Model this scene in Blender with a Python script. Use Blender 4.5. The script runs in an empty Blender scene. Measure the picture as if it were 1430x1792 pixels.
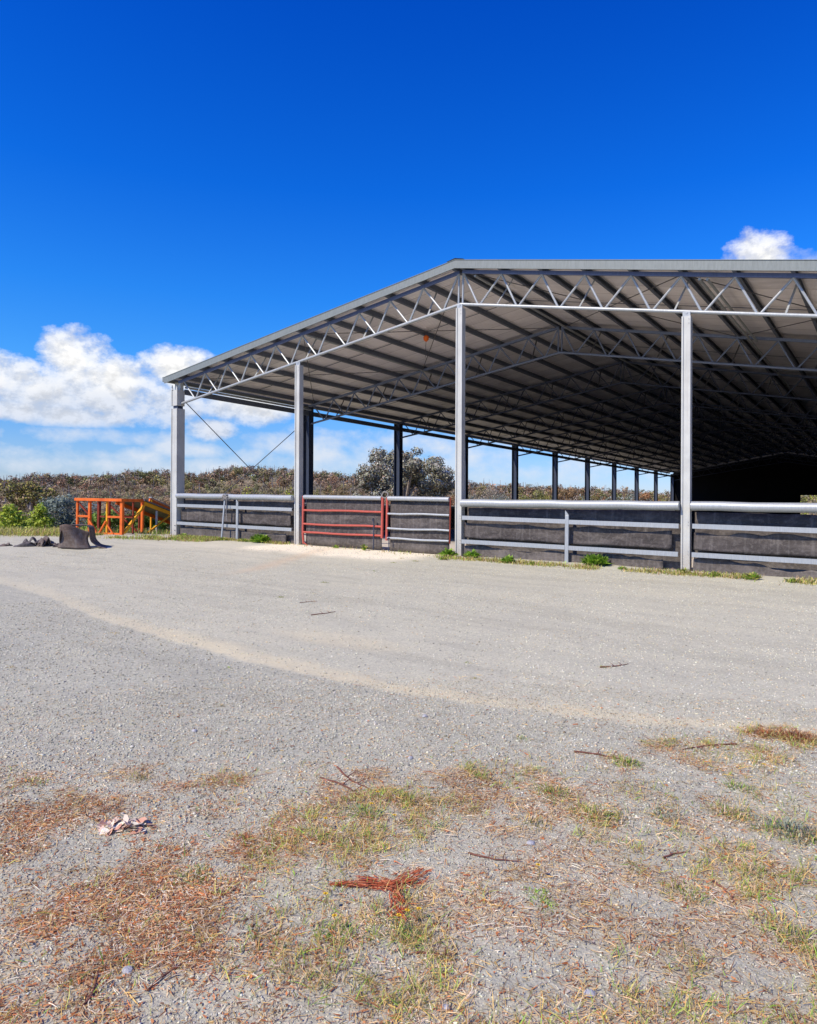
import bpy, math, random
import numpy as np
from math import sin, cos, pi, radians, sqrt, atan2

random.seed(7); RNG = np.random.default_rng(11)
scene = bpy.context.scene
COL = scene.collection

# ---------------------------------------------------------------- helpers
def link(o, parent=None):
    COL.objects.link(o)
    if parent is not None: o.parent = parent
    return o

def tag(o, label=None, cat=None, group=None, kind=None):
    if label: o['label'] = label
    if cat: o['category'] = cat
    if group: o['group'] = group
    if kind: o['kind'] = kind
    return o

def empty(name, loc=(0, 0, 0), rz=0.0, parent=None):
    o = bpy.data.objects.new(name, None); o.empty_display_size = .3
    o.location = loc; o.rotation_euler = (0, 0, rz)
    return link(o, parent)

class MB:
    """collects vertices and faces of one mesh"""
    def __init__(s): s.v = []; s.f = []
    def add(s, V, F):
        n = len(s.v); s.v += [tuple(p) for p in V]; s.f += [tuple(i + n for i in f) for f in F]; return s
    def box(s, x0, x1, y0, y1, z0, z1):
        V = [(x, y, z) for x in (x0, x1) for y in (y0, y1) for z in (z0, z1)]
        return s.add(V, [(0, 1, 3, 2), (4, 6, 7, 5), (0, 4, 5, 1), (2, 3, 7, 6), (0, 2, 6, 4), (1, 5, 7, 3)])
    def bar(s, a, b, w, h, up=(0, 0, 1)):
        a = np.array(a, float); b = np.array(b, float); d = b - a; L = np.linalg.norm(d); d /= L
        u = np.array(up, float)
        if abs(d @ u) > .98: u = np.array((0, 1., 0))
        r = np.cross(d, u); r /= np.linalg.norm(r); u = np.cross(r, d)
        V = []
        for p in (a, b):
            for i, j in ((-1, -1), (1, -1), (1, 1), (-1, 1)): V.append(p + r * w / 2 * i + u * h / 2 * j)
        return s.add(V, [(0, 1, 2, 3), (7, 6, 5, 4), (0, 4, 5, 1), (1, 5, 6, 2), (2, 6, 7, 3), (3, 7, 4, 0)])
    def tube(s, pts, r, n=8, cap=True):
        pts = [np.array(p, float) for p in pts]
        R = r if hasattr(r, '__len__') else [r] * len(pts)
        rings = []
        for i, p in enumerate(pts):
            d = pts[min(i + 1, len(pts) - 1)] - pts[max(i - 1, 0)]; d /= np.linalg.norm(d) + 1e-12
            u = np.array((0, 0, 1.)) if abs(d[2]) < .95 else np.array((1., 0, 0))
            a = np.cross(d, u); a /= np.linalg.norm(a); b = np.cross(a, d)
            rings.append([p + R[i] * (a * cos(2 * pi * k / n) + b * sin(2 * pi * k / n)) for k in range(n)])
        V = [q for g in rings for q in g]; F = []
        for i in range(len(pts) - 1):
            for k in range(n):
                k2 = (k + 1) % n; F.append((i * n + k, i * n + k2, (i + 1) * n + k2, (i + 1) * n + k))
        if cap: F.append(tuple(range(n))[::-1]); F.append(tuple((len(pts) - 1) * n + k for k in range(n)))
        return s.add(V, F)
    def prism(s, prof, a, b, axis):
        """profile of 2D points swept along axis ('x','y') from a to b"""
        n = len(prof); V = []
        for t in (a, b):
            for p, q in prof: V.append((t, p, q) if axis == 'x' else (p, t, q))
        F = [(i, (i + 1) % n, n + (i + 1) % n, n + i) for i in range(n)]
        F += [tuple(range(n))[::-1], tuple(range(n, 2 * n))]
        return s.add(V, F)
    def build(s, name, mat, parent=None, smooth=False, bevel=0.0, xf=None):
        V = s.v if xf is None else [xf(*p) for p in s.v]
        m = bpy.data.meshes.new(name); m.from_pydata([tuple(map(float, p)) for p in V], [], s.f); m.update()
        if smooth:
            m.polygons.foreach_set('use_smooth', [True] * len(m.polygons))
            try: m.set_sharp_from_angle(angle=radians(40))
            except Exception: pass
        m.materials.append(mat)
        o = bpy.data.objects.new(name, m); link(o, parent)
        if bevel:
            b = o.modifiers.new('bevel', 'BEVEL'); b.width = bevel; b.segments = 2; b.limit_method = 'ANGLE'
        return o

def fast_mesh(name, V, F, mat, col=None, parent=None, smooth=False, attrs=None):
    V = np.asarray(V, np.float32); F = np.asarray(F, np.int32); k = F.shape[1]
    m = bpy.data.meshes.new(name)
    m.vertices.add(len(V)); m.vertices.foreach_set('co', V.ravel())
    m.loops.add(F.size); m.loops.foreach_set('vertex_index', F.ravel())
    m.polygons.add(len(F)); m.polygons.foreach_set('loop_start', np.arange(0, F.size, k, dtype=np.int32))
    m.polygons.foreach_set('loop_total', np.full(len(F), k, np.int32))
    if smooth: m.polygons.foreach_set('use_smooth', np.ones(len(F), bool))
    m.update(calc_edges=True)
    if col is not None:
        a = m.color_attributes.new('Col', 'FLOAT_COLOR', 'POINT')
        c = np.ones((len(V), 4), np.float32); c[:, :3] = col; a.data.foreach_set('color', c.ravel())
    for an, av in (attrs or {}).items():
        a = m.attributes.new(an, 'FLOAT', 'POINT'); a.data.foreach_set('value', np.asarray(av, np.float32))
    m.materials.append(mat)
    return link(bpy.data.objects.new(name, m), parent)

# value noise in numpy
_T = RNG.random((256, 256))
def vnoise(x, y):
    xi = np.floor(x).astype(int); yi = np.floor(y).astype(int); fx = x - xi; fy = y - yi
    fx = fx * fx * (3 - 2 * fx); fy = fy * fy * (3 - 2 * fy)
    g = lambda a, b: _T[a % 256, b % 256]
    return (g(xi, yi) * (1 - fx) + g(xi + 1, yi) * fx) * (1 - fy) + (g(xi, yi + 1) * (1 - fx) + g(xi + 1, yi + 1) * fx) * fy
def fbm(x, y, s, o=4):
    t = 0; a = .5
    for i in range(o): t = t + a * vnoise(x * s + 17.3 * i, y * s + 9.1 * i); s *= 2.03; a *= .5
    return t / (1 - .5 ** o)
def sstep(a, b, x):
    t = np.clip((x - a) / (b - a), 0, 1); return t * t * (3 - 2 * t)

# ---------------------------------------------------------------- materials
class NT:
    def __init__(s, name):
        s.m = bpy.data.materials.new(name); s.m.use_nodes = True; s.t = s.m.node_tree
        s.b = s.t.nodes['Principled BSDF']
        s.b.inputs['Specular IOR Level'].default_value = .3
    def n(s, typ, **kw):
        n = s.t.nodes.new(typ)
        for k, v in kw.items(): setattr(n, k, v)
        return n
    def l(s, a, b): s.t.links.new(a, b)
    def noise(s, scale, detail=4, rough=.55, vec=None, dist=0):
        n = s.n('ShaderNodeTexNoise'); n.inputs['Scale'].default_value = scale
        n.inputs['Detail'].default_value = detail; n.inputs['Roughness'].default_value = rough; n.inputs['Distortion'].default_value = dist
        if vec is not None: s.l(vec, n.inputs['Vector'])
        return n.outputs['Fac']
    def coord(s, kind='Object', scale=None):
        c = s.n('ShaderNodeTexCoord').outputs[kind]
        if scale is None: return c
        m = s.n('ShaderNodeMapping'); m.inputs['Scale'].default_value = scale; s.l(c, m.inputs['Vector']); return m.outputs['Vector']
    def ramp(s, fac, stops):
        r = s.n('ShaderNodeValToRGB'); e = r.color_ramp.elements
        while len(e) > 1: e.remove(e[0])
        for i, (p, c) in enumerate(stops):
            x = e[0] if i == 0 else e.new(p)
            x.position = p; x.color = (*c, 1) if len(c) == 3 else c
        s.l(fac, r.inputs['Fac']); return r.outputs['Color']
    def mix(s, fac, a, b, mode='MIX'):
        m = s.n('ShaderNodeMix', data_type='RGBA', blend_type=mode)
        for val, idx in ((fac, 0), (a, 6), (b, 7)):
            if isinstance(val, (int, float)): m.inputs[idx].default_value = val
            elif isinstance(val, tuple): m.inputs[idx].default_value = (*val, 1)
            else: s.l(val, m.inputs[idx])
        return m.outputs[2]
    def math(s, op, a, b=None, clamp=False):
        m = s.n('ShaderNodeMath', operation=op); m.use_clamp = clamp
        for i, v in enumerate((a, b)):
            if v is None: continue
            if isinstance(v, (int, float)): m.inputs[i].default_value = v
            else: s.l(v, m.inputs[i])
        return m.outputs[0]
    def attr(s, name, out='Fac'): return s.n('ShaderNodeAttribute', attribute_name=name).outputs[out]
    def bump(s, h, strength=.5, dist=.01, prev=None):
        b = s.n('ShaderNodeBump'); b.inputs['Strength'].default_value = strength; b.inputs['Distance'].default_value = dist
        s.l(h, b.inputs['Height'])
        if prev is not None: s.l(prev, b.inputs['Normal'])
        return b.outputs['Normal']
    def set(s, base=None, rough=None, metal=None, normal=None):
        for k, v in (('Base Color', base), ('Roughness', rough), ('Metallic', metal), ('Normal', normal)):
            if v is None: continue
            if isinstance(v, (int, float)): s.b.inputs[k].default_value = v
            elif isinstance(v, tuple): s.b.inputs[k].default_value = (*v, 1)
            else: s.l(v, s.b.inputs[k])
        return s.m

def metal_mat(name, base, rough=.5, metal=.25, dirt=.35, dirtcol=(.30, .27, .23), scale=3.0):
    t = NT(name); c = t.coord('Object')
    n1 = t.noise(scale, 5, .65, c); n2 = t.noise(38, 3, .6, t.coord('Object', (1, 1, .15)))
    k = t.ramp(n1, [(.35, (0, 0, 0)), (.75, (1, 1, 1))])
    col = t.mix(t.math('MULTIPLY', k, dirt), base, dirtcol)
    col = t.mix(.5, col, t.ramp(n2, [(.3, tuple(b * .72 for b in base)), (.7, tuple(min(1, b * 1.15) for b in base))]))
    t.set(col, t.math('ADD', t.math('MULTIPLY', n1, .25), rough - .12), metal, t.bump(n1, .12, .01))
    return t.m

GALV = metal_mat('galvanised steel', (.42, .45, .455), .45, .3)
def column_mat():
    t = NT('column steel'); c = t.coord('Object'); base = (.61, .605, .585)
    st = t.noise(14, 5, .65, t.coord('Object', (1, 1, .06))); bl = t.noise(2.2, 5, .65, c); fi = t.noise(35, 4, .7, c)
    col = t.ramp(bl, [(.3, (.46, .465, .43)), (.7, (.59, .60, .55))])
    col = t.mix(t.math('MULTIPLY', t.ramp(st, [(.52, (0, 0, 0)), (.72, (1, 1, 1))]), .4), col, (.36, .33, .29))
    sp = t.n('ShaderNodeSeparateXYZ'); t.l(c, sp.inputs[0])
    low = t.math('SUBTRACT', 1.0, t.math('MULTIPLY', sp.outputs[2], 1.7), True)
    k = t.math('MULTIPLY', low, t.ramp(fi, [(.35, (.1, .1, .1)), (.65, (1, 1, 1))]))
    col = t.mix(t.math('MULTIPLY', k, .75), col, (.33, .26, .20))
    rust = t.math('MULTIPLY', t.ramp(fi, [(.62, (0, 0, 0)), (.7, (1, 1, 1))]), t.ramp(bl, [(.5, (0, 0, 0)), (.65, (1, 1, 1))]))
    col = t.mix(t.math('MULTIPLY', rust, .5), col, (.30, .15, .08))
    return t.set(col, t.math('ADD', t.math('MULTIPLY', st, .3), .4), .08, t.bump(bl, .15, .01))
COLM = column_mat()
DARKST = metal_mat('dark and shade-toned steel', (.055, .07, .11), .5, .3, .3, (.05, .045, .04))  # side columns wear it as roof shade painted into their colour
TRUSS2 = metal_mat('half-shaded truss steel', (.20, .25, .36), .45, .3, .2, (.1, .1, .12))  # second truss: same galvanised steel with mild interior shade painted in
TRUSSM = metal_mat('shade-toned truss steel', (.075, .095, .15), .5, .3, .3, (.08, .07, .06))  # same steel deeper in, darkened further to paint the interior shade
NAVY = metal_mat('shaded top chord steel', (.13, .19, .40), .5, .3, .2, (.08, .08, .1))  # dark blue puts the barge overhang's shadow into the chord colour
PURL = metal_mat('shade-darkened purlin steel', (.13, .15, .19), .6, .2, .3, (.08, .07, .06))  # purlin tone darkened to stand for the shade under the roof
FASC = metal_mat('grey green flashing', (.215, .24, .225), .5, .1, .2, (.22, .23, .22), 1.2)
REDM = metal_mat('faded red gate paint', (.50, .10, .07), .6, 0, .4, (.24, .10, .08), 6)
ROD = metal_mat('thin bracing rod', (.12, .12, .13), .5, .3)
WALLM = metal_mat('shade-darkened wall cladding', (.006, .006, .007), .9, .0, .3, (.004, .004, .004))  # near-black colour stands in for the darkness inside the shed

def roof_mat():
    t = NT('roof sheet underside'); c = t.coord('Object')
    n = t.noise(1.3, 5, .6, c); n2 = t.noise(9, 4, .6, t.coord('Object', (.25, 1, 1)))
    col = t.ramp(n, [(.3, (.86, .83, .83)), (.55, (.92, .89, .89)), (.75, (.95, .93, .93))])
    col = t.mix(.35, col, t.ramp(n2, [(.35, (.85, .84, .85)), (.6, (1, 1, 1))]), 'MULTIPLY')
    sp = t.n('ShaderNodeSeparateXYZ'); t.l(c, sp.inputs[0]); wn_ = t.n('ShaderNodeTexWhiteNoise', noise_dimensions='1D')
    t.l(t.math('FLOOR', t.math('DIVIDE', sp.outputs[1], .76)), wn_.inputs['W'])
    col = t.mix(1.0, col, t.ramp(wn_.outputs['Value'], [(0, (.84, .84, .85)), (1, (1, 1, 1))]), 'MULTIPLY')
    lap = t.math('LESS_THAN', t.math('FRACT', t.math('DIVIDE', sp.outputs[1], .76)), .035)
    col = t.mix(t.math('MULTIPLY', lap, .5), col, (.2, .19, .19))
    return t.set(col, .40, .58)
ROOFM = roof_mat()

def rubber_mat(name='black conveyor rubber', base=(.070, .060, .055), hi=(.16, .14, .125)):
    t = NT(name); c = t.coord('Object')
    n = t.noise(2.2, 8, .68, t.coord('Object', (.7, 1, 1.6)), .6); n2 = t.noise(16, 4, .6, c); n3 = t.noise(150, 2, .5, c)
    v = t.n('ShaderNodeTexVoronoi', feature='DISTANCE_TO_EDGE'); v.inputs['Scale'].default_value = 2.2
    t.l(t.coord('Object', (.5, 1, 2.6)), v.inputs['Vector'])
    col = t.ramp(n, [(.32, tuple(b * .6 for b in base)), (.5, base), (.72, hi)])
    col = t.mix(t.ramp(n2, [(.5, (0, 0, 0)), (.75, (.55, .55, .55))]), col, (.20, .18, .165))
    col = t.mix(t.math('MULTIPLY', t.ramp(n3, [(.6, (0, 0, 0)), (.75, (1, 1, 1))]), .35), col, (.3, .28, .26))
    sp = t.n('ShaderNodeSeparateXYZ'); t.l(c, sp.inputs[0]); low = t.math('SUBTRACT', 1.0, t.math('MULTIPLY', sp.outputs[2], 2.6), True)
    col = t.mix(t.math('MULTIPLY', t.math('MULTIPLY', low, t.ramp(n2, [(.3, (.3, .3, .3)), (.6, (1, 1, 1))])), .35), col, (.26, .23, .20))
    st = t.noise(9, 4, .6, t.coord('Object', (1, 1, .08))); col = t.mix(t.math('MULTIPLY', t.ramp(st, [(.55, (0, 0, 0)), (.7, (1, 1, 1))]), .35), col, (.24, .22, .20))
    return t.set(col, .75, 0, t.bump(n, .8, .04, t.bump(n2, .4, .01)))
RUB = rubber_mat()  # belt
RUB2 = rubber_mat('brown weathered rubber', (.11, .075, .058), (.21, .16, .13))

def paint_wood(name, base, dark):
    t = NT(name); n = t.noise(4, 5, .65, t.coord('Object', (1, 1, 1))); n2 = t.noise(60, 3, .6, t.coord('Object', (1, .2, .2)))
    col = t.ramp(n, [(.3, dark), (.5, base), (.8, tuple(min(1, b * 1.2 + .01) for b in base))])
    col = t.mix(.4, col, t.ramp(n2, [(.3, tuple(b * .6 for b in base)), (.7, base)]))
    return t.set(col, .7, 0, t.bump(n2, .4, .003))
ORANGE = paint_wood('orange painted timber', (.85, .17, .025), (.50, .08, .02))
YELLOW = paint_wood('yellow orange painted timber', (.92, .42, .02), (.70, .24, .015))
DARKRED = paint_wood('shaded red timber', (.25, .04, .018), (.12, .02, .012))  # back and inner ramp members: shade painted into the red; also one gate stile
DECK = paint_wood('grey ramp deck', (.16, .165, .175), (.09, .09, .10))

def leaf_mat(name, rough=.6, transl=.25, jitter=.25):
    t = NT(name); c = t.attr('Col', 'Color')
    n = t.noise(3.0, 2, .5, t.coord('Object'))
    f = t.ramp(n, [(.3, (1 - jitter,) * 3), (.7, (1 + jitter * .6,) * 3)])
    col = t.mix(1.0, c, f, 'MULTIPLY')
    t.set(col, rough, 0)
    if transl:
        tr = t.n('ShaderNodeBsdfTranslucent'); t.l(col, tr.inputs['Color'])
        ms = t.n('ShaderNodeMixShader'); ms.inputs[0].default_value = transl
        out = t.t.nodes['Material Output']
        t.l(t.b.outputs[0], ms.inputs[1]); t.l(tr.outputs[0], ms.inputs[2]); t.l(ms.outputs[0], out.inputs['Surface'])
    return t.m
LEAF = leaf_mat('leaves')
FAR = leaf_mat('distant leaves', 1.0, 0, .3); FAR.node_tree.nodes['Principled BSDF'].inputs['Specular IOR Level'].default_value = .02
STRAW = leaf_mat('straw', .9, .12, .2); STRAW.node_tree.nodes['Principled BSDF'].inputs['Specular IOR Level'].default_value = .08
STONE = leaf_mat('stones', .85, 0, .2)

def bark_mat():
    t = NT('pale bark'); n = t.noise(3, 5, .6, t.coord('Object', (1, 1, .3)))
    return t.set(t.ramp(n, [(.35, (.20, .15, .12)), (.55, (.42, .36, .31)), (.75, (.55, .50, .45))]), .85, 0, t.bump(n, .5, .03))
BARK = bark_mat()
def twig_mat():
    t = NT('reddish twig'); n = t.noise(30, 4, .6, t.coord('Object'))
    return t.set(t.ramp(n, [(.3, (.09, .035, .025)), (.6, (.22, .09, .06)), (.8, (.3, .18, .13))]), .8, 0, t.bump(n, .5, .002))
TWIG = twig_mat()

# ---------------------------------------------------------------- ground
CAM = np.array((8.41, -14.47, 1.13)); YAW = -.5932
RIDGE = [(-1.108, .0324), (-1.062, .0391), (-1.014, .0410), (-.981, .0466), (-.947, .0509), (-.882, .0502), (-.824, .0590), (-.763, .0586),
         (-.716, .0559), (-.685, .0512), (-.503, .0420), (-.426, .0399), (-.372, .0374), (-.298, .0358), (-.242, .0325), (-.094, .0333)]
RA = np.array([-3.2, -1.6, -1.3] + [a for a, b in RIDGE] + [.3, 1.2, 3.2]); RE = np.array([.03, .035, .03] + [b for a, b in RIDGE] + [.04, .02, .03])
def edge_sd(x, y):
    """>0 outside the level pad"""
    wob = (fbm(x, y, .5, 3) - .5) * 1.2
    l1 = (-3 * (x + 11) + 4 * (y - .6)) / 5        # line through (-15,-2.4),(-11,.6)
    l2 = -(x + 11.4)
    back = y - 66
    return np.maximum(np.minimum(l1, l2), back) + wob
def height(x, y):
    x = np.asarray(x, float); y = np.asarray(y, float)
    z = -.0075 * np.clip(x, -25, 25) - .032 * np.clip(-y - .5, 0, 30)
    z = z + (fbm(x, y, .35, 3) - .5) * .07 * sstep(.6, 2.5, np.abs(y)) * 1.0 + (fbm(x + 40, y, 2.2, 3) - .5) * .022 * (y < -1.0)
    # low bank heaped against the rubber skirting
    z = z + .05 * np.exp(-((y + .05) / .45) ** 2) * sstep(.4, 1.2, x) * (fbm(x, y, 1.1, 2) + .3)
    s = np.maximum(edge_sd(x, y), 0)
    r = np.hypot(x - CAM[0], y - CAM[1]); th = np.arctan2(x - CAM[0], y - CAM[1])
    el = np.interp(th, RA, RE)
    top = (el - .0050) * 460 + 1.1 - 8.5 + (fbm(x, y, .02, 3) - .5) * 5
    low = -.14 * np.minimum(s, 6) - 1.0 * sstep(4, 14, s) - 4.0 * sstep(10, 90, s)
    hill = sstep(110, 460, r) * (top + 6.) * sstep(5, 60, s)
    return z + low + hill - .0 * r

PATCH = [(5.94, -13.02, .31, .47), (6.13, -12.8, .36, .52), (5.05, -12.42, .34, .3), (5.37, -11.82, .3, .16), (6.1, -11.4, .33, .3), (6.43, -11.3, .47, .36),
         (6.68, -10.95, .37, .31), (6.94, -10.94, .27, .26), (5.97, -12.07, .32, .31), (6.34, -11.67, .39, .39), (6.01, -12.46, .14, .19), (6.7, -12.32, .19, .23),
         (6.95, -12.32, .17, .18), (7.86, -9.16, .34, .22), (7.52, -9.76, .52, .33), (7.12, -10.26, .13, .17), (7.21, -10.92, .15, .28), (7.72, -10.48, .17, .22),
         (8.01, -10.51, .19, .37), (7.76, -11.4, .16, .19), (8.15, -11.49, .11, .16), (4.95, -11.98, .19, .18), (4.56, -12.35, .13, .16), (5.21, -12.73, .15, .18),
         (7.78, -11.06, .4, .48), (7.0, -11.48, .52, .48), (7.99, -11.64, .3, .41), (8.4, -10.4, .5, .6), (5.7, -13.0, .5, .4), (8.6, -9.2, .5, .3), (4.2, -12.6, .3, .3)]
PW = [1, 1, .9, .7, .7, .85, .8, .75, .6, .7, .7, .6, .5, 1, .6, .4, .5, .5, .5, .5, .5, .5, .5, .5, .45, .4, .35, .4, .8, .7, .4]
FW2 = np.array((sin(YAW), cos(YAW))); RT2 = np.array((cos(YAW), -sin(YAW)))
def litter(x, y):
    """0..1 density of dry plant litter"""
    d = np.zeros_like(x)
    for (px, py, rx, ry), w in zip(PATCH, PW):
        a = (x - px) * RT2[0] + (y - py) * RT2[1]; b = (x - px) * FW2[0] + (y - py) * FW2[1]
        d = np.maximum(d, w * np.clip(1.35 - (a / rx) ** 2 - (b / ry) ** 2, 0, 1))
    depth = (x - CAM[0]) * FW2[0] + (y - CAM[1]) * FW2[1]
    base = .36 * (1 - sstep(3.2, 4.6, depth))
    n = fbm(x, y, 5.0, 4)
    return np.clip(np.maximum(d, base) * (.35 + 1.3 * sstep(.35, .65, n)), 0, 1)
LX = [-12, -6, -3.38, -2.26, -1.08, .97, 2.2, 3.24, 4.04, 4.67, 5.24, 5.71, 6.15, 6.55, 6.92, 7.26, 7.59, 8.01, 9, 12]
LY = [-8.0, -8.3, -8.57, -8.72, -8.95, -9.46, -9.62, -9.78, -9.85, -9.84, -9.84, -9.77, -9.71, -9.62, -9.52, -9.38, -9.21, -8.99, -8.5, -7.0]
def track(x, y):
    yl = np.interp(x, LX, LY) + (fbm(x, y, 3.5, 3) - .5) * .12
    d = y - yl
    width = np.interp(x, [-3, 1, 4, 6, 8], [.42, .34, .5, .36, .24]) * (.7 + .6 * fbm(x + 9, y, .9, 2))
    band = sstep(-.02, .05, d) * (1 - sstep(width * .45, width, d))
    coarse = sstep(.03, -.06, d)
    # second pale scour in the middle
    a = np.hypot((x - 3.6) / 1.0, (y + 8.6) / .38); band = band * np.interp(x, [-4, -1, 2], [.35, .6, 1]); band = np.maximum(band, .65 * (1 - sstep(.4, 1.1, a)))
    return np.clip(band, 0, 1), coarse
def pinkish(x, y):
    a = 1.5 * np.exp(-((y + .8) / 1.2) ** 4) * sstep(-5.8, -4.8, x) * (1 - sstep(-.9, .1, x))
    b = .25 * np.exp(-((y + 1.6) / 1.6) ** 2) * sstep(-9, -7, x) * (1 - sstep(-3, 0, x))
    t = np.clip((x + 3.3) / 1.7, 0, 1); yl = -.95 - 3.6 * ((x + 3.3) / 1.8) ** 1
    c = .55 * np.exp(-(((y + .9) + 2.3 * (x + 3.3)) / .55) ** 2) * sstep(-3.8, -3.2, x) * (1 - sstep(-1.7, -1.2, x))
    return np.clip(np.maximum(a, b) * (.3 + 1.2 * fbm(x, y, 1.6, 4)), 0, 1), np.clip(c, 0, 1)

def make_ground():
    # angular spacing fine inside the view, coarse elsewhere
    ang = [];
    a = YAW - .75
    while a < YAW + .75: ang.append(a); a += .0032
    n2 = 130; a0 = a; rest = (YAW - .75 + 2 * pi) - a0
    ang += [a0 + rest * i / n2 for i in range(n2)]
    ang = np.array(ang)
    R = [.25]
    while R[-1] < 12: R.append(R[-1] * 1.0125 + .001)
    while R[-1] < 80: R.append(R[-1] * 1.02)
    while R[-1] < 4000: R.append(R[-1] * 1.045)
    R = np.array(R)
    A, Rr = np.meshgrid(ang, R)
    x = CAM[0] + Rr * np.sin(A); y = CAM[1] + Rr * np.cos(A)
    z = height(x, y)
    nr, na = x.shape
    V = np.stack([x.ravel(), y.ravel(), z.ravel()], 1)
    i, j = np.meshgrid(np.arange(nr - 1), np.arange(na), indexing='ij'); j2 = (j + 1) % na
    F = np.stack([(i * na + j).ravel(), ((i + 1) * na + j).ravel(), ((i + 1) * na + j2).ravel(), (i * na + j2).ravel()], 1)
    V = np.vstack([V, [[CAM[0], CAM[1], float(height(CAM[0], CAM[1]))]]]); c = len(V) - 1
    x = V[:, 0]; y = V[:, 1]
    band, coarse = track(x, y); pk, clay = pinkish(x, y)
    sd = edge_sd(x, y); grass = sstep(-.5, .5, sd + (fbm(x, y, 1.7, 3) - .5) * 2)
    inside = ((x > -10.2) & (x < 10.2) & (y > .12) & (y < 59.5)).astype(float) * (.45 + .55 * sstep(4.0, 8.5, y + 1.5 * fbm(x, y, .6, 3)))  # mask grows with depth so the floor colour darkens further in
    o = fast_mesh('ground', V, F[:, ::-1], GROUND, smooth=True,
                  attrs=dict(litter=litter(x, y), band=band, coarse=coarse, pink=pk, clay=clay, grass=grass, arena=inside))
    return tag(o, kind='structure')

def ground_mat():
    t = NT('gravel ground'); c = t.coord('Object')
    big = t.noise(.45, 5, .6, c); mid = t.noise(4.5, 5, .65, c); fine = t.noise(45, 4, .7, c)
    v = t.n('ShaderNodeTexVoronoi'); v.inputs['Scale'].default_value = 75; t.l(c, v.inputs['Vector'])
    v2 = t.n('ShaderNodeTexVoronoi'); v2.inputs['Scale'].default_value = 30; t.l(c, v2.inputs['Vector'])
    col = t.ramp(big, [(.3, (.41, .375, .33)), (.7, (.49, .45, .40))])
    col = t.mix(.55, col, t.ramp(mid, [(.25, (.32, .295, .265)), (.5, (.45, .42, .38)), (.75, (.56, .52, .465))]))
    # speckle of individual stones
    sp = t.ramp(t.n_sep(v.outputs['Color']) if hasattr(t, 'n_sep') else t.math('MULTIPLY', 1.0, v.outputs['Color']), [(.0, (.16, .165, .175)), (.3, (.32, .32, .32)), (.6, (.45, .435, .41)), (.92, (.62, .60, .56)), (1, (.75, .73, .7))])
    sp2 = t.ramp(t.math('MULTIPLY', 1.0, v2.outputs['Color']), [(.0, (.15, .16, .175)), (.35, (.36, .355, .35)), (.75, (.47, .46, .44)), (1, (.66, .64, .6))])
    amt = t.math('ADD', t.math('MULTIPLY', t.attr('coarse'), .22), .40)
    patchy = t.math('MULTIPLY', t.math('MULTIPLY', amt, 1.35), t.ramp(t.noise(1.7, 4, .6, c), [(.3, (.55, .55, .55)), (.6, (1, 1, 1))]))
    col = t.mix(patchy, col, sp)
    col = t.mix(t.math('MULTIPLY', patchy, .45), col, sp2)
    col = t.mix(.35, col, t.ramp(fine, [(.3, (.24, .225, .205)), (.5, (.44, .415, .375)), (.7, (.62, .58, .52))]))
    band = t.math('MULTIPLY', t.attr('band'), t.ramp(t.noise(7, 4, .6, c), [(.25, (.45, .45, .45)), (.55, (1, 1, 1))]))
    beige = t.mix(.4, (.57, .49, .38), t.ramp(fine, [(.3, (.48, .42, .34)), (.7, (.68, .61, .51))]))
    col = t.mix(t.math('MULTIPLY', t.attr('coarse'), .8), col, t.mix(1.0, col, (.86, .865, .88), 'MULTIPLY'))
    rut = t.noise(2.4, 4, .6, t.coord('Object', (.16, 1.0, 1)), .4); col = t.mix(.45, col, t.ramp(rut, [(.36, (.80, .79, .78)), (.5, (1, 1, 1)), (.66, (1.12, 1.10, 1.06))]), 'MULTIPLY')
    col = t.mix(t.math('MULTIPLY', band, .72), col, beige)
    col = t.mix(t.math('MULTIPLY', t.attr('pink'), .85), col, t.mix(.4, (.86, .76, .68), t.ramp(fine, [(.3, (.55, .46, .41)), (.6, (.9, .82, .76))])))
    col = t.mix(t.math('MULTIPLY', t.attr('clay'), .7), col, (.56, .38, .27))
    col = t.mix(1.0, col, (1.19, 1.20, .95), 'MULTIPLY')
    lit = t.math('MULTIPLY', t.attr('litter'), t.ramp(t.noise(22, 5, .7, c), [(.35, (.15, .15, .15)), (.65, (1, 1, 1))]))
    brown = t.ramp(t.noise(70, 4, .7, c), [(.3, (.22, .13, .07)), (.5, (.48, .32, .17)), (.7, (.66, .48, .29))])
    col = t.mix(t.math('MULTIPLY', lit, .62), col, brown)
    g = t.mix(.5, t.ramp(t.noise(2.3, 6, .7, c), [(.3, (.12, .12, .04)), (.5, (.26, .22, .09)), (.7, (.38, .30, .15))]), t.ramp(t.noise(.06, 7, .7, c), [(.35, (.14, .13, .055)), (.5, (.27, .21, .12)), (.65, (.36, .29, .18))]))
    col = t.mix(t.attr('grass'), col, g)
    ar = t.attr('arena'); col = t.mix(t.math('MULTIPLY', ar, 2.2, True), col, (.60, .54, .46)); col = t.mix(t.math('MULTIPLY', t.math('SUBTRACT', ar, .45, True), 1.82, True), col, t.ramp(mid, [(.3, (.018, .016, .014)), (.7, (.035, .03, .026))]))  # floor painted pale at the front, near-black deeper, to set the interior darkness
    h = t.math('ADD', t.math('MULTIPLY', v.outputs['Distance'], .5), t.math('MULTIPLY', fine, .8))
    nrm = t.bump(h, .55, .012, t.bump(mid, .35, .03))
    return t.set(col, .92, 0, nrm)
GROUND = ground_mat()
make_ground()

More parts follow.
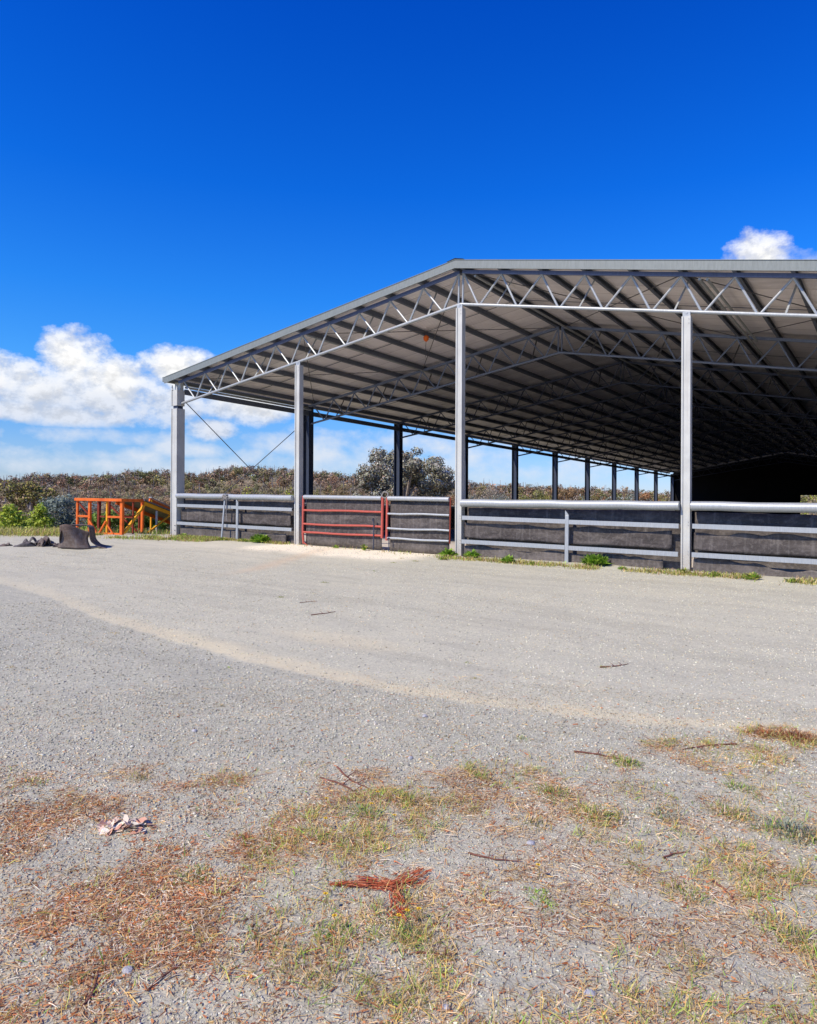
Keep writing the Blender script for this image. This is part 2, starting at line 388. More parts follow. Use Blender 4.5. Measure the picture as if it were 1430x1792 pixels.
# ---------------------------------------------------------------- scatter meshes in the foreground (uncountable stuff)
def fan_points(n, r0, r1, half=.62, power=1.0):
    u = RNG.random(n); r = (r0 ** power + u * (r1 ** power - r0 ** power)) ** (1 / power)
    a = YAW + (RNG.random(n) * 2 - 1) * half
    return CAM[0] + r * np.sin(a), CAM[1] + r * np.cos(a), r

def rot_xyz(P, n):
    """random rotation of template points P (k,3) for n instances -> (n,k,3)"""
    q = RNG.normal(size=(n, 4)); q /= np.linalg.norm(q, axis=1)[:, None]
    w, x, y, z = q.T
    M = np.stack([1 - 2 * (y * y + z * z), 2 * (x * y - z * w), 2 * (x * z + y * w), 2 * (x * y + z * w), 1 - 2 * (x * x + z * z), 2 * (y * z - x * w),
                  2 * (x * z - y * w), 2 * (y * z + x * w), 1 - 2 * (x * x + y * y)], 1).reshape(n, 3, 3)
    return np.einsum('nij,nkj->nki', M, np.broadcast_to(P, (n,) + P.shape) if P.ndim == 2 else P)

def gravel(name, n, r0, r1, smin, smax, power, mask=None, lo=.24):
    x, y, r = fan_points(n, r0, r1, power=power)
    if mask is not None:
        k = RNG.random(n) < mask(x, y); x, y, r = x[k], y[k], r[k]
    n = len(x)
    oc = np.array([(1, 0, 0), (-1, 0, 0), (0, 1, 0), (0, -1, 0), (0, 0, 1), (0, 0, -1)], float)
    P = oc[None] * (1 + RNG.normal(size=(n, 6, 1)) * .22) + RNG.normal(size=(n, 6, 3)) * .16
    P = rot_xyz(P, n)
    s = smin * (smax / smin) ** (RNG.random(n) ** 2.2)
    P *= s[:, None, None] * np.stack([np.ones(n), np.ones(n), .62 * np.ones(n)], 1)[:, None, :]
    z = height(x, y) + s * .18
    P += np.stack([x, y, z], 1)[:, None, :]
    F0 = np.array([(0, 2, 4), (2, 1, 4), (1, 3, 4), (3, 0, 4), (2, 0, 5), (1, 2, 5), (3, 1, 5), (0, 3, 5)])
    F = (F0[None] + np.arange(n)[:, None, None] * 6).reshape(-1, 3)
    g = lo + .40 * RNG.random(n) ** 1.1; g[RNG.random(n) < .04] = .72
    tint = np.array((1.12, 1.10, .88)) * np.stack([g * (1.02 + .06 * RNG.normal(size=n) * .6), g, g * (.96 + .09 * RNG.normal(size=n) * .6)], 1)
    warm = RNG.random(n) < .12; tint[warm] *= np.array((1.2, .98, .78))
    return tag(fast_mesh(name, P.reshape(-1, 3), F, STONE, np.repeat(np.clip(tint, .03, .85), 6, axis=0)), kind='stuff')

gv = gravel('gravel', 150000, 1.4, 6.0, .0018, .0075, 1.4)
tag(gv, 'loose grey gravel stones strewn over the near yard', 'gravel')
gv2 = gravel('coarse_gravel', 60000, 3.6, 11, .004, .012, 1.6, lambda x, y: .12 + .88 * track(x, y)[1])
tag(gv2, 'coarser blue grey gravel on the near side of the sandy wheel track', 'gravel')

gv3 = gravel('yard_gravel', 150000, 4.5, 19, .0035, .011, 1.5, lambda x, y: (y < -.6) * (.25 + .75 * sstep(.35, .6, fbm(x, y, .6, 3))), lo=.36)
tag(gv3, 'scattered gravel stones over the open yard in front of the shed', 'gravel')

def blades(n_try, r0, r1, lmin, lmax, width, flat, cols, cw, mask, power=1.3, curl=.5, clump=0.0):
    x, y, r = fan_points(n_try, r0, r1, power=power)
    if clump:
        k = RNG.integers(0, len(x), len(x)); cx, cy = x[:len(x) // 14], y[:len(x) // 14]
        j = RNG.integers(0, len(cx), len(x)); sp = clump * (.4 + RNG.random(len(x)))
        ang = RNG.random(len(x)) * 2 * pi
        x = cx[j] + sp * np.cos(ang) * RNG.random(len(x)); y = cy[j] + sp * np.sin(ang) * RNG.random(len(x))
    k = RNG.random(len(x)) < mask(x, y); x, y = x[k], y[k]; n = len(x)
    L = lmin + (lmax - lmin) * RNG.random(n) ** 1.6
    az = RNG.random(n) * 2 * pi; el = flat[0] + (flat[1] - flat[0]) * RNG.random(n) ** 1.5
    d = np.stack([np.cos(az) * np.cos(el), np.sin(az) * np.cos(el), np.sin(el)], 1)
    side = np.stack([-np.sin(az), np.cos(az), RNG.normal(size=n) * .5], 1)
    bend = RNG.normal(size=(n, 3)) * curl; bend[:, 2] = -np.abs(bend[:, 2]) * .35
    base = np.stack([x, y, height(x, y) + .001 + RNG.random(n) * .006], 1)
    w = (width * (.6 + .8 * RNG.random(n)))[:, None]
    p0 = base; p1 = base + d * (L * .5)[:, None] + bend * (L * .12)[:, None]; p2 = base + d * L[:, None] + bend * (L * .45)[:, None]
    p1[:, 2] = np.maximum(p1[:, 2], base[:, 2] + .001); p2[:, 2] = np.maximum(p2[:, 2], base[:, 2] + .0005)
    V = np.stack([p0 - side * w, p0 + side * w, p1 + side * w * .9, p1 - side * w * .9, p2 + side * w * .25, p2 - side * w * .25], 1)
    F0 = np.array([(0, 1, 2, 3), (3, 2, 4, 5)]); F = (F0[None] + np.arange(n)[:, None, None] * 6).reshape(-1, 4)
    ci = RNG.choice(len(cols), n, p=np.array(cw) / sum(cw)); C = np.array(cols)[ci] * (.7 + .6 * RNG.random((n, 1)))
    return V.reshape(-1, 3), F, np.repeat(np.clip(C, 0, .9), 6, axis=0)

TAN = (.70, .50, .28); GOLD = (.72, .48, .17); RUST = (.56, .20, .075); BRN = (.30, .14, .07); PALE = (.82, .68, .50); OLIVE = (.40, .38, .12); GREEN = (.30, .48, .07)
V, F, C = blades(230000, 1.4, 6.2, .012, .065, .0011, (-.02, .35), [TAN, GOLD, RUST, BRN, PALE], [4.5, 3.6, 1.4, 1.0, 3.4], lambda x, y: .05 + .95 * litter(x, y) ** 1.2)
tag(fast_mesh('dry_straw', V, F, STRAW, C), 'dry straw and dead grass stalks lying over the foreground gravel', 'dead grass', kind='stuff')
def rustzone(x, y):
    d = (x - CAM[0]) * FW2[0] + (y - CAM[1]) * FW2[1]; l = (x - CAM[0]) * RT2[0] + (y - CAM[1]) * RT2[1]
    return np.clip(sstep(.1, -.5, l / np.maximum(d, .5) * 1.6 + .15) * sstep(4.2, 3.2, d) + .28, 0, 1)
V, F, C = blades(210000, 1.4, 5.6, .006, .022, .0026, (-.02, .5), [RUST, BRN, (.52, .30, .15), (.55, .24, .10), PALE], [3.0, 1.8, 2.4, 2.6, 1.2], lambda x, y: .02 + .98 * litter(x, y) ** 1.4 * rustzone(x, y), curl=.9)
tag(fast_mesh('leaf_litter', V, F, STRAW, C), 'rusty brown leaf and bark litter in patches across the foreground', 'leaf litter', kind='stuff')
YG1 = (.56, .56, .14)
def gmask(x, y):
    l = litter(x, y); right = sstep(5.4, 6.6, x)
    return np.clip(l ** 1.0 * (.35 + .75 * right) * sstep(.38, .56, fbm(x + 5, y + 3, 2.1, 3)) * 1.3 * (1 - .8 * sstep(.45, 1, rustzone(x, y))), 0, 1)
V, F, C = blades(120000, 1.6, 6.0, .02, .075, .0011, (.3, 1.35), [GOLD, OLIVE, GREEN, TAN, YG1], [3, 2.2, 2.4, 2.0, 1.8], gmask, clump=.05)
tag(fast_mesh('sparse_grass', V, F, STRAW, C), 'sparse yellowing grass growing through the foreground gravel', 'grass', kind='stuff')

# fringe grass along the edge of the yard at the far left and beside the shed
def fringe(n, sampler, lmin, lmax, w, cols, cw):
    x, y = sampler(n); n = len(x)
    L = lmin + (lmax - lmin) * RNG.random(n); az = RNG.random(n) * 2 * pi; el = .6 + .9 * RNG.random(n)
    d = np.stack([np.cos(az) * np.cos(el), np.sin(az) * np.cos(el), np.sin(el)], 1); side = np.stack([-np.sin(az), np.cos(az), 0 * az], 1)
    b = np.stack([x, y, height(x, y) - .005], 1); p1 = b + d * (L * .6)[:, None]; p2 = p1 + (d * np.array((1.6, 1.6, .5))) * (L * .4)[:, None]; ww = (w * (.6 + .8 * RNG.random(n)))[:, None]
    V = np.stack([b - side * ww, b + side * ww, p1 + side * ww * .8, p1 - side * ww * .8, p2 + side * ww * .2, p2 - side * ww * .2], 1)
    F0 = np.array([(0, 1, 2, 3), (3, 2, 4, 5)]); F = (F0[None] + np.arange(n)[:, None, None] * 6).reshape(-1, 4)
    C = np.array(cols)[RNG.choice(len(cols), n, p=np.array(cw) / sum(cw))] * (.7 + .6 * RNG.random((n, 1)))
    return V.reshape(-1, 3), F, np.repeat(C, 6, axis=0)
def s_edge(n):
    x = -24 + 14.6 * RNG.random(n * 6); y = -9 + 12 * RNG.random(n * 6) + .0
    sd = edge_sd(x, y); p = np.maximum(np.exp(-((sd - .5) / .8) ** 2) * sstep(.3, .55, fbm(x, y, 1.2, 3)), .45 * (sd > .5) * (sd < 5)); k = RNG.random(len(x)) < p
    return x[k][:n], y[k][:n]
YEL = (.56, .52, .14); LIME = (.34, .46, .07)
V, F, C = fringe(42000, s_edge, .05, .26, .006, [YEL, LIME, GREEN, TAN, OLIVE], [3, 2.5, 2, 1.5, 2])
tag(fast_mesh('verge_grass', V, F, LEAF, C), 'yellow green grass along the edge of the yard beside the orange ramp', 'grass', kind='stuff')
def s_bank(n):
    t = RNG.random(n * 4); x = -12.6 + 5.2 * t; y = -1.95 + 1.35 * t + RNG.normal(size=n * 4) * .28
    k = RNG.random(len(x)) < sstep(.36, .58, fbm(x + 3, y, 1.4, 3)); return x[k][:n], y[k][:n]
V, F, C = fringe(7000, s_bank, .03, .16, .006, [YEL, LIME, GREEN, TAN, (.30, .14, .07)], [3, 2.5, 1.5, 1.5, 1])
tag(fast_mesh('ramp_foot_grass', V, F, LEAF, C), 'patchy yellow green grass between the orange ramp and the corner column', 'grass', kind='stuff')
def s_left(n):
    t = RNG.random(n * 2); x = -22 + 9.4 * t; y = -7.6 + 5.6 * t + RNG.normal(size=n * 2) * .5; return x[:n], y[:n]
V, F, C = fringe(9000, s_left, .10, .34, .007, [YEL, LIME, TAN, YEL], [3, 2, 2, 2])
tag(fast_mesh('bank_grass', V, F, LEAF, C), 'taller yellow grass on the bank behind the rubber scraps', 'grass', kind='stuff')
def s_fence(n):
    x = -10.6 + 18.6 * RNG.random(n * 4); y = -1.5 + 1.5 * RNG.random(n * 4)
    c = np.interp(x, [-10.6, -9, -5.5, -5, -.5, .3, 3, 6, 8], [.15, -.1, -.15, -.3, -.5, -.7, -.75, -.5, -.55])
    w = np.interp(x, [-10.6, -5.4, -5, -.3, .3, 8], [1, 1, .04, .05, .75, .8])
    p = w * np.exp(-((y - c) / .2) ** 2) * sstep(.36, .56, fbm(x, y, 1.5, 3)); k = RNG.random(len(x)) < p
    return x[k][:n], y[k][:n]
V, F, C = fringe(22000, s_fence, .015, .12, .006, [YEL, LIME, (.36, .2, .08), TAN, OLIVE], [3, 2.2, 1.2, 2.4, 2])
tag(fast_mesh('fence_line_grass', V, F, LEAF, C), 'low patchy grass along the foot of the arena fence', 'grass', kind='stuff')

# ---------------------------------------------------------------- the shed
B = 5.94; NB = 10
ZU, MU = 6.54, .175; ZL, ML = 5.80, .169
LEAN = .10
def zup(x): return ZU - MU * abs(x)
def zlo(x): return ZL - ML * abs(x)
shed = empty('open_shed', (0, 0, 0))
tag(shed, 'long open sided steel riding arena shed with lattice trusses and low gable roof', 'shed')

def lean_xf(x, y, z): return (x + LEAN * (1 - z / 5.8), y, z)

def csection(mb, x0, x1, y0, y1, z0, z1, lip=.03, t=.008, face='-y'):
    """box column of two lipped channels: shallow recess with returns on the front face"""
    r = .022
    prof = [(x0, y0), (x0 + lip, y0), (x0 + lip, y0 + r), (x1 - lip, y0 + r), (x1 - lip, y0), (x1, y0), (x1, y1), (x0, y1)]
    n = len(prof); V = [(p, q, z) for z in (z0, z1) for p, q in prof]
    F = [(i, (i + 1) % n, n + (i + 1) % n, n + i) for i in range(n)] + [tuple(range(n))[::-1], tuple(range(n, 2 * n))]
    mb.add(V, F)
def hsection(mb, cx, cy, w, d, z0, z1, t=.02):
    mb.box(cx - w / 2, cx - w / 2 + t, cy - d / 2, cy + d / 2, z0, z1)
    mb.box(cx + w / 2 - t, cx + w / 2, cy - d / 2, cy + d / 2, z0, z1)
    mb.box(cx - w / 2 + t, cx + w / 2 - t, cy - t / 2, cy + t / 2, z0, z1)

# columns of the front gable
col_specs = []
m = MB(); csection(m, -10.14, -9.86, -.16, .14, .0, 3.98); corner = m.build('column', COLM, shed, xf=lean_xf)
corner['label'] = 'thick corner column with a cut sleeve at its top'
m = MB(); csection(m, -10.14, -9.86, -.155, .13, 4.07, 4.55); m.box(-10.16, -9.90, .0, .12, 4.55, 4.80)
for x0 in (-10.14, -9.93): m.add([(x0, -.155, 4.551), (x0 + .07, -.155, 4.551), (x0 + .035, -.155, 4.70), (x0, -.13, 4.551), (x0 + .07, -.13, 4.551), (x0 + .035, -.13, 4.70)], [(0, 1, 2), (5, 4, 3), (0, 3, 4, 1), (1, 4, 5, 2), (2, 5, 3, 0)])
m.build('sleeve', COLM, corner, xf=lean_xf)
m = MB(); m.box(-10.10, -9.9, -.10, .1, 3.981, 4.069); m.build('neck', DARKST, corner, xf=lean_xf)
for zz in (.25, .4):
    m = MB(); m.tube([(-9.93, -.172, zz), (-9.93, -.150, zz)], .013, 6); m.build('bolt', DARKST, corner, xf=lean_xf)
for X in (-5, 0, 5, 10):
    m = MB(); top = zlo(X) - .10
    w = .165 if X < 10 else .28
    csection(m, X - w / 2, X + w / 2, -.08 if X < 10 else -.15, .08 if X < 10 else .13, -.12, top, .03)
    c = m.build('column', COLM, shed, xf=lean_xf)
    m = MB(); m.box(X - w / 2 + .012, X + w / 2 - .012, -.05, -.025, top + .001, top + .09); m.bar((X - .02, -.035, top + .05), (X + .02, -.035, zlo(X) - .02), .05, .03)
    m.build('cap_plate', GALV, c, xf=lean_xf)
    for zz in (.30, .36, .86, .92, top - .06, top - .14):
        m = MB(); m.tube([(X + .05, -.092, zz), (X + .05, -.070, zz)], .009, 6); m.build('bolt', GALV, c, xf=lean_xf)
# side columns
cm = None
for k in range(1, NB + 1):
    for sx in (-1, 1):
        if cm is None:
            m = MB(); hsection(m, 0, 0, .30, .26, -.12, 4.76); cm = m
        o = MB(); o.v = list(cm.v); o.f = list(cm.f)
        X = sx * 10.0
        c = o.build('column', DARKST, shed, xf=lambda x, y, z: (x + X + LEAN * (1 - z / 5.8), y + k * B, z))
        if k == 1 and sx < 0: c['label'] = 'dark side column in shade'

# trusses
S = .965
def bnode(i): return (i + .5) * S
def truss(k, detail):
    y = k * B
    tr = empty('truss', (0, y, 0), 0, shed)
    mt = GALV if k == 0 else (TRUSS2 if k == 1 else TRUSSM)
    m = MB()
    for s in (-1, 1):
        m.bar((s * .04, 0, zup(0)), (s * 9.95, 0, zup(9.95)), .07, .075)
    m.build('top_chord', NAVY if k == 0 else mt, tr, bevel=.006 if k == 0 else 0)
    m = MB()
    for s in (-1, 1): m.tube([(s * .0, 0, zlo(0)), (s * 9.85, 0, zlo(9.85))], .036, 10)
    m.build('bottom_chord', mt, tr, smooth=True)
    webs = []
    for s in (-1, 1):
        for i in range(10):
            xb = bnode(i); xa = i * S + .07; xc = (i + 1) * S + .07
            for xt, db in ((xa, -.035), (xc, .035)):
                if xt > 9.8: xt = 9.75
                webs.append(((s * xt, 0, zup(xt) - .03), (s * (xb + db), 0, zlo(xb + db) + .02)))
    for s in (-1, 1): webs.append(((s * .055, 0, zup(.055) - .02), (s * .055, 0, zlo(.055) + .0)))
    if detail:
        for a, b in webs:
            m = MB(); m.tube([a, b], .024, 8); m.build('web_member', mt, tr, smooth=True)
    else:
        m = MB()
        for a, b in webs: m.tube([a, b], .021, 5, cap=False)
        m.build('web_bracing', mt, tr, smooth=True)
    # fly braces from purlin to bottom chord
    for s in (-1, 1):
        if k > 6: break
        for i in (1, 3, 5, 7, 9):
            xx = s * (i * S + .07); xl = xx - s * .12
            m = MB(); m.bar((xl, .03, zlo(xl) + .03), (xx, .62, zup(xx) + .06), .04, .008)
            m.build('fly_brace', ROD if k else GALV, tr)
    return tr
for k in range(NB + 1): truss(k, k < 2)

# purlins (lipped C profile standing on the top chords)
px = [0.10] + [i * S + .07 for i in range(1, 11)]
for s in (-1, 1):
    for i, x in enumerate(px):
        xx = s * min(x, 9.92); z0 = zup(xx) + .040
        z1 = z0 + .120
        m = MB(); w = .07 * s
        pr = [(xx - w / 2, z0), (xx + w / 2, z0 - MU * w * s), (xx + w / 2, z0 + .012), (xx - w / 2 + .006 * s, z0 + .012), (xx - w / 2 + .006 * s, z1 - .012), (xx + w / 2, z1 - .018), (xx + w / 2, z1 - .006), (xx - w / 2, z1)]
        m.prism(pr, -.24, NB * B + .05, 'y'); m.build('purlin', PURL, shed)

# roof sheets: real corrugation with ribs running down the slope
def roof_sheet(s):
    y0, y1 = -.27, NB * B + .1
    pitch = .095; n = int((y1 - y0) / pitch); prof = [(0, 0), (.30, 0), (.42, .030), (.58, .030), (.70, 0)]
    ys = []; zs = []
    for i in range(n):
        for u, h in prof: ys.append(y0 + (i + u) * pitch); zs.append(h)
    ys = np.array(ys); zs = np.array(zs); N = len(ys)
    X = np.array([0.015, 10.22]) * s
    V = np.concatenate([np.stack([np.full(N, x), ys, zs + ZU + .160 - MU * abs(x)], 1) for x in X])
    i = np.arange(N - 1); F = np.stack([i, i + 1, N + i + 1, N + i], 1)
    return fast_mesh('roof_sheet', V, F if s > 0 else F[:, ::-1], ROOFM, parent=shed)
roof_sheet(-1); roof_sheet(1)

# barge flashing on the gable, ridge cap, gutters
for s in (-1, 1):
    m = MB(); L = 10.27
    a = ZU + .195; h = .185
    for (dz0, dz1, y0, y1) in ((0, -h, -.30, -.285),):
        V = [(x, y, a - MU * abs(x) + dz) for x in (0.0 * s, L * s) for y in (y0, y1) for dz in (dz0, dz1)]
        m.add(V, [(0, 1, 3, 2), (4, 6, 7, 5), (0, 4, 5, 1), (2, 3, 7, 6), (0, 2, 6, 4), (1, 5, 7, 3)])
    V = [(x, y, a - MU * abs(x) + dz) for x in (0.0 * s, L * s) for y in (-.312, -.10) for dz in (.006, -.004)]
    m.add(V, [(0, 1, 3, 2), (4, 6, 7, 5), (0, 4, 5, 1), (2, 3, 7, 6), (0, 2, 6, 4), (1, 5, 7, 3)])
    V = [(x, y, a - MU * abs(x) + dz) for x in (0.0 * s, L * s) for y in (-.308, -.2852) for dz in (-h + .03, -h - .004)]
    m.add(V, [(0, 1, 3, 2), (4, 6, 7, 5), (0, 4, 5, 1), (2, 3, 7, 6), (0, 2, 6, 4), (1, 5, 7, 3)])
    m.build('barge_flashing', FASC, shed)
    m = MB(); X = s * 10.24; ze = ZU + .178 - MU * 10.2
    pr = [(X, ze + .02), (X + .13 * s, ze + .02), (X + .13 * s, ze - .13), (X, ze - .13)]
    m.prism(pr, -.29, NB * B + .1, 'y'); m.build('gutter', FASC, shed)
m = MB(); m.add([(-.22, -.31, zup(.22) + .222), (0, -.31, ZU + .232), (.22, -.31, zup(.22) + .222), (-.22, NB * B, zup(.22) + .222), (0, NB * B, ZU + .232), (.22, NB * B, zup(.22) + .222)], [(0, 1, 4, 3), (1, 2, 5, 4)])
m.build('ridge_cap', FASC, shed)
# eave struts and longitudinal tubes
for s in (-1, 1):
    m = MB(); m.prism([(s * 9.86, 4.60), (s * 9.93, 4.60), (s * 9.93, 4.44), (s * 9.86, 4.44)], .18, NB * B, 'y'); m.build('eave_beam', PURL, shed)
    m = MB(); m.tube([(s * 9.84, .16, 4.655), (s * 9.84, B * 1.0, 4.655)], .035, 10); m.build('strut_tube', GALV, shed, smooth=True)
for X, k0, k1 in ((.34, 0, 4), (5.22, 0, 3), (5.36, 0, 1), (-4.75, 0, 2)):
    m = MB(); m.tube([(X, k0 * B + .04, zup(X) - .07), (X, k1 * B, zup(X) - .07)], .028 if X != -4.75 else .02, 8); m.build('strut_tube', GALV, shed, smooth=True)
# roof cross bracing and wall cross bracing
def rod(a, b, r=.009):
    m = MB(); m.tube([a, b], r, 5); m.build('bracing_rod', ROD, shed)
for (xa, xb) in ((-9.7, -4.9), (-4.9, -.1), (.1, 4.9), (4.9, 9.7)):
    z = lambda x: zup(x) + .015
    rod((xa, .05, z(xa)), (xb, B, z(xb)), .011); rod((xb, .05, z(xb)), (xa, B, z(xa)), .011)
rod((-9.88, .1, 4.28), (-9.80, B - .15, .25), .014); rod((-9.90, B - .15, 4.28), (-9.82, .15, .25), .014)
# bridging between purlins
for s in (-1, 1):
    for k in range(NB):
        y = (k + .5) * B
        m = MB(); m.bar((s * .12, y, zup(.12) + .09), (s * 9.9, y, zup(9.9) + .09), .03, .012); m.build('purlin_bridging', PURL, shed)
# end wall and right side wall, both dark inside
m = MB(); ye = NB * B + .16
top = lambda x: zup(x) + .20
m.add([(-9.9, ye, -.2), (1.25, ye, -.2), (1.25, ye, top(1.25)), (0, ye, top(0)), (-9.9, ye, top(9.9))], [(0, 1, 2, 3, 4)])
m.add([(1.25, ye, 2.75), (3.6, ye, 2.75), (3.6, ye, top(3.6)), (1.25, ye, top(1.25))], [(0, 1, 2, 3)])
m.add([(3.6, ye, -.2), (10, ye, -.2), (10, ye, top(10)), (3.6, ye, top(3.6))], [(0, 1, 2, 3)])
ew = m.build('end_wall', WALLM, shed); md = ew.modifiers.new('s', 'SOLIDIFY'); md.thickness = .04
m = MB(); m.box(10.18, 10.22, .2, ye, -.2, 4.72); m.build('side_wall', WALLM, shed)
for k in range(5, NB): pass

# small orange fitting hanging under the purlins
h = empty('hanging_fitting', (-2.85, 2.97, 5.95)); tag(h, 'small orange fitting hanging on a cord below the roof purlins left of the ridge', 'fitting')
m = MB(); m.tube([(0, 0, -.10), (0, 0, -.05), (0, 0, .03), (0, 0, .08)], [.025, .075, .085, .03], 10); m.build('fitting_body', ORANGE, h, smooth=True)
m = MB(); m.tube([(0, 0, .08), (.0, 0, .14)], .006, 5); m.build('cord', ROD, h)
m = MB(); m.tube([(0, 0, -.09), (-.02, .01, -.35), (-.03, .02, -.55)], .006, 5); m.build('rope_tail', ROD, h)

# ---------------------------------------------------------------- arena fence bays
def zb(x): return -.0075 * x
def c_rail(m, x0, x1, zc0, zc1, y0=-.16, d=.05, h=.09):
    V = []
    for x, zc in ((x0, zc0), (x1, zc1)):
        for p, q in ((y0, -h / 2), (y0, h / 2), (y0 + d, h / 2), (y0 + d, h / 2 - .012), (y0 + .010, h / 2 - .012), (y0 + .010, -h / 2 + .012), (y0 + d, -h / 2 + .012), (y0 + d, -h / 2)):
            V.append((x, p, zc + q))
    n = 8; m.add(V, [(i, (i + 1) % n, n + (i + 1) % n, n + i) for i in range(n)] + [tuple(range(n))[::-1], tuple(range(n, 2 * n))])

def rubber_sheet(x0, x1, zlo_f, zhi_f, y, seed, wav=.03, yw=.02, th=.012, name='rubber_sheet', parent=None, mat=None, off=(0, 0, 0)):
    nx = max(8, int((x1 - x0) / .06)); nz = 8
    X = np.linspace(x0, x1, nx); V = []
    for j in range(nz + 1):
        t = j / nz
        zt = np.array([zhi_f(x) for x in X]) - wav * (fbm(X, X * 0 + seed, 1.6, 3) * 2 - .6) * 1.0
        zl = np.array([zlo_f(x) for x in X]) + wav * .4 * (fbm(X, X * 0 + seed + 9, 1.1, 2) - .5)
        z = zl + (zt - zl) * t
        yy = y + yw * (fbm(X + seed * 3, z + seed, 1.3, 3) - .5) * 2 * (1 - .3 * t)
        V += [(a - off[0], b - off[1], c - off[2]) for a, b, c in zip(X, yy, z)]
    F = [(j * nx + i, j * nx + i + 1, (j + 1) * nx + i + 1, (j + 1) * nx + i) for j in range(nz) for i in range(nx - 1)]
    mb = MB(); mb.add(V, F); o = mb.build(name, mat or RUB, parent, smooth=True)
    sd = o.modifiers.new('thick', 'SOLIDIFY'); sd.thickness = th; sd.offset = 0
    return o

def fence_bay(x0, x1, post, dz, label, top0, top1, r=.088, seed=1):
    t = empty('arena_fence', (x0, 0, zb(x0)))
    tag(t, label, 'fence', 'fence bays between the front columns')
    off = (x0, 0, zb(x0)); T = lambda x, y, z: (x - off[0], y - off[1], z - off[2])
    m = MB(); n = 9; pts = [(x0 + (x1 - x0) * i / n, -.13, top0 + (top1 - top0) * i / n - r + (.006 * sin(i * 2.1))) for i in range(n + 1)]
    m.tube(pts, r, 16); m.build('top_rail', GALV, t, smooth=True, xf=T)
    for a in (.885, .345):
        m = MB(); e = x1 - .0
        if post:
            c_rail(m, x0 + .03, post - .04, a + dz + zb(x0), a + dz + zb(post)); m.build('rail', GALV, t, xf=T)
            m = MB(); c_rail(m, post + .04, e, a + dz + zb(post) - .008, a + dz + zb(x1) - .008); m.build('rail', GALV, t, xf=T)
        else:
            c_rail(m, x0 + .03, e, a + dz + zb(x0), a + dz + zb(x1)); m.build('rail', GALV, t, xf=T)
    if post:
        m = MB(); zt = 1.02 + dz
        m.bar((post + .01, -.145, -.15), (post, -.145, zt + zb(post)), .08, .045, up=(0, 1, 0)); m.add([(post - .04, -.17, zt + zb(post) + .001), (post + .04, -.17, zt + zb(post) + .001), (post - .04, -.17, zt + .10 + zb(post)), (post - .04, -.13, zt + zb(post) + .001), (post + .04, -.13, zt + zb(post) + .001), (post - .04, -.13, zt + .10 + zb(post))], [(0, 1, 2), (5, 4, 3), (0, 3, 4, 1), (1, 4, 5, 2), (2, 5, 3, 0)])
        m.build('post', GALV, t, xf=T, bevel=.006)
    rubber_sheet(x0 + .02, x1 + .06, lambda x: -.1 + zb(x), lambda x: 1.16 + dz + zb(x), .10, seed, .02, .02, parent=t, off=off)
    rubber_sheet(x0 + .04, x1 - .15, lambda x: .42 + dz + zb(x) - .006 * x * 0, lambda x: .82 + dz + zb(x), -.02, seed + 3, .11, .05, parent=t, off=off)
    rubber_sheet(x0 + .04, x1 - .3, lambda x: -.12 + zb(x), lambda x: .29 + dz * .6 + zb(x), -.05, seed + 5, .15, .05, parent=t, off=off)
    return t
fence_bay(-9.78, -5.02, -7.12, .06, 'leftmost fence bay beside the corner column with a leaning steel stake', 1.385, 1.365, .078, 1)
fence_bay(.20, 4.98, 2.74, 0, 'middle fence bay with a post between the ridge column and the column right of it', 1.305, 1.315, .088, 4)
fence_bay(5.20, 9.9, None, 0, 'rightmost fence bay running out of the picture', 1.315, 1.30, .088, 8)

def added_side_fence(X, label):  # unseen fence, added to cut ground light bouncing up under the roof
    t = empty('arena_fence', (X, 0, 0)); tag(t, label, 'fence')
    m = MB(); m.tube([(0, .2, 1.10), (0, NB * B, 1.10)], .075, 10); m.build('top_rail', GALV, t, smooth=True)
    o = MB(); N_ = 200
    V = [(.06 + .02 * sin(i * .9), .2 + (NB * B - .2) * i / N_, z) for i in range(N_ + 1) for z in (-.1, 1.04)]
    o.add(V, [(2 * i, 2 * i + 2, 2 * i + 3, 2 * i + 1) for i in range(N_)]); q = o.build('rubber_sheet', RUB, t); sd = q.modifiers.new('t', 'SOLIDIFY'); sd.thickness = .012
added_side_fence(-9.72, 'unseen rubber lined fence added down the left side to cut bounce light')
# leaning stake with rope on the left bay
st = empty('steel_stake', (-7.58, -.26, .0)); tag(st, 'thin steel stake leaning on the left fence bay with rope knotted round its top', 'stake')
m = MB(); m.bar((0, -.06, -.1), (.03, .03, 1.28), .05, .03); m.build('stake_bar', GALV, st, bevel=.004)
m = MB()
random.seed(3)
pts = []
for i in range(60):
    a = i * .62; pts.append((.03 + .11 * cos(a) * (1 + .3 * sin(i * .37)), .10 + .12 * sin(a), 1.31 + .06 * sin(i * .9) - .0012 * i))
m.tube(pts, .016, 6); m.tube([(.12, .0, 1.28), (.15, -.02, 1.05), (.12, .0, .85), (.17, 0, .6)], .012, 6)
def rope_mat():
    t = NT('old rope'); n = t.noise(80, 3, .6, t.coord('Object')); return t.set(t.ramp(n, [(.3, (.14, .13, .12)), (.7, (.42, .40, .37))]), .9, 0, t.bump(n, .6, .003))
ROPE = rope_mat(); m.build('rope', ROPE, st, smooth=True)

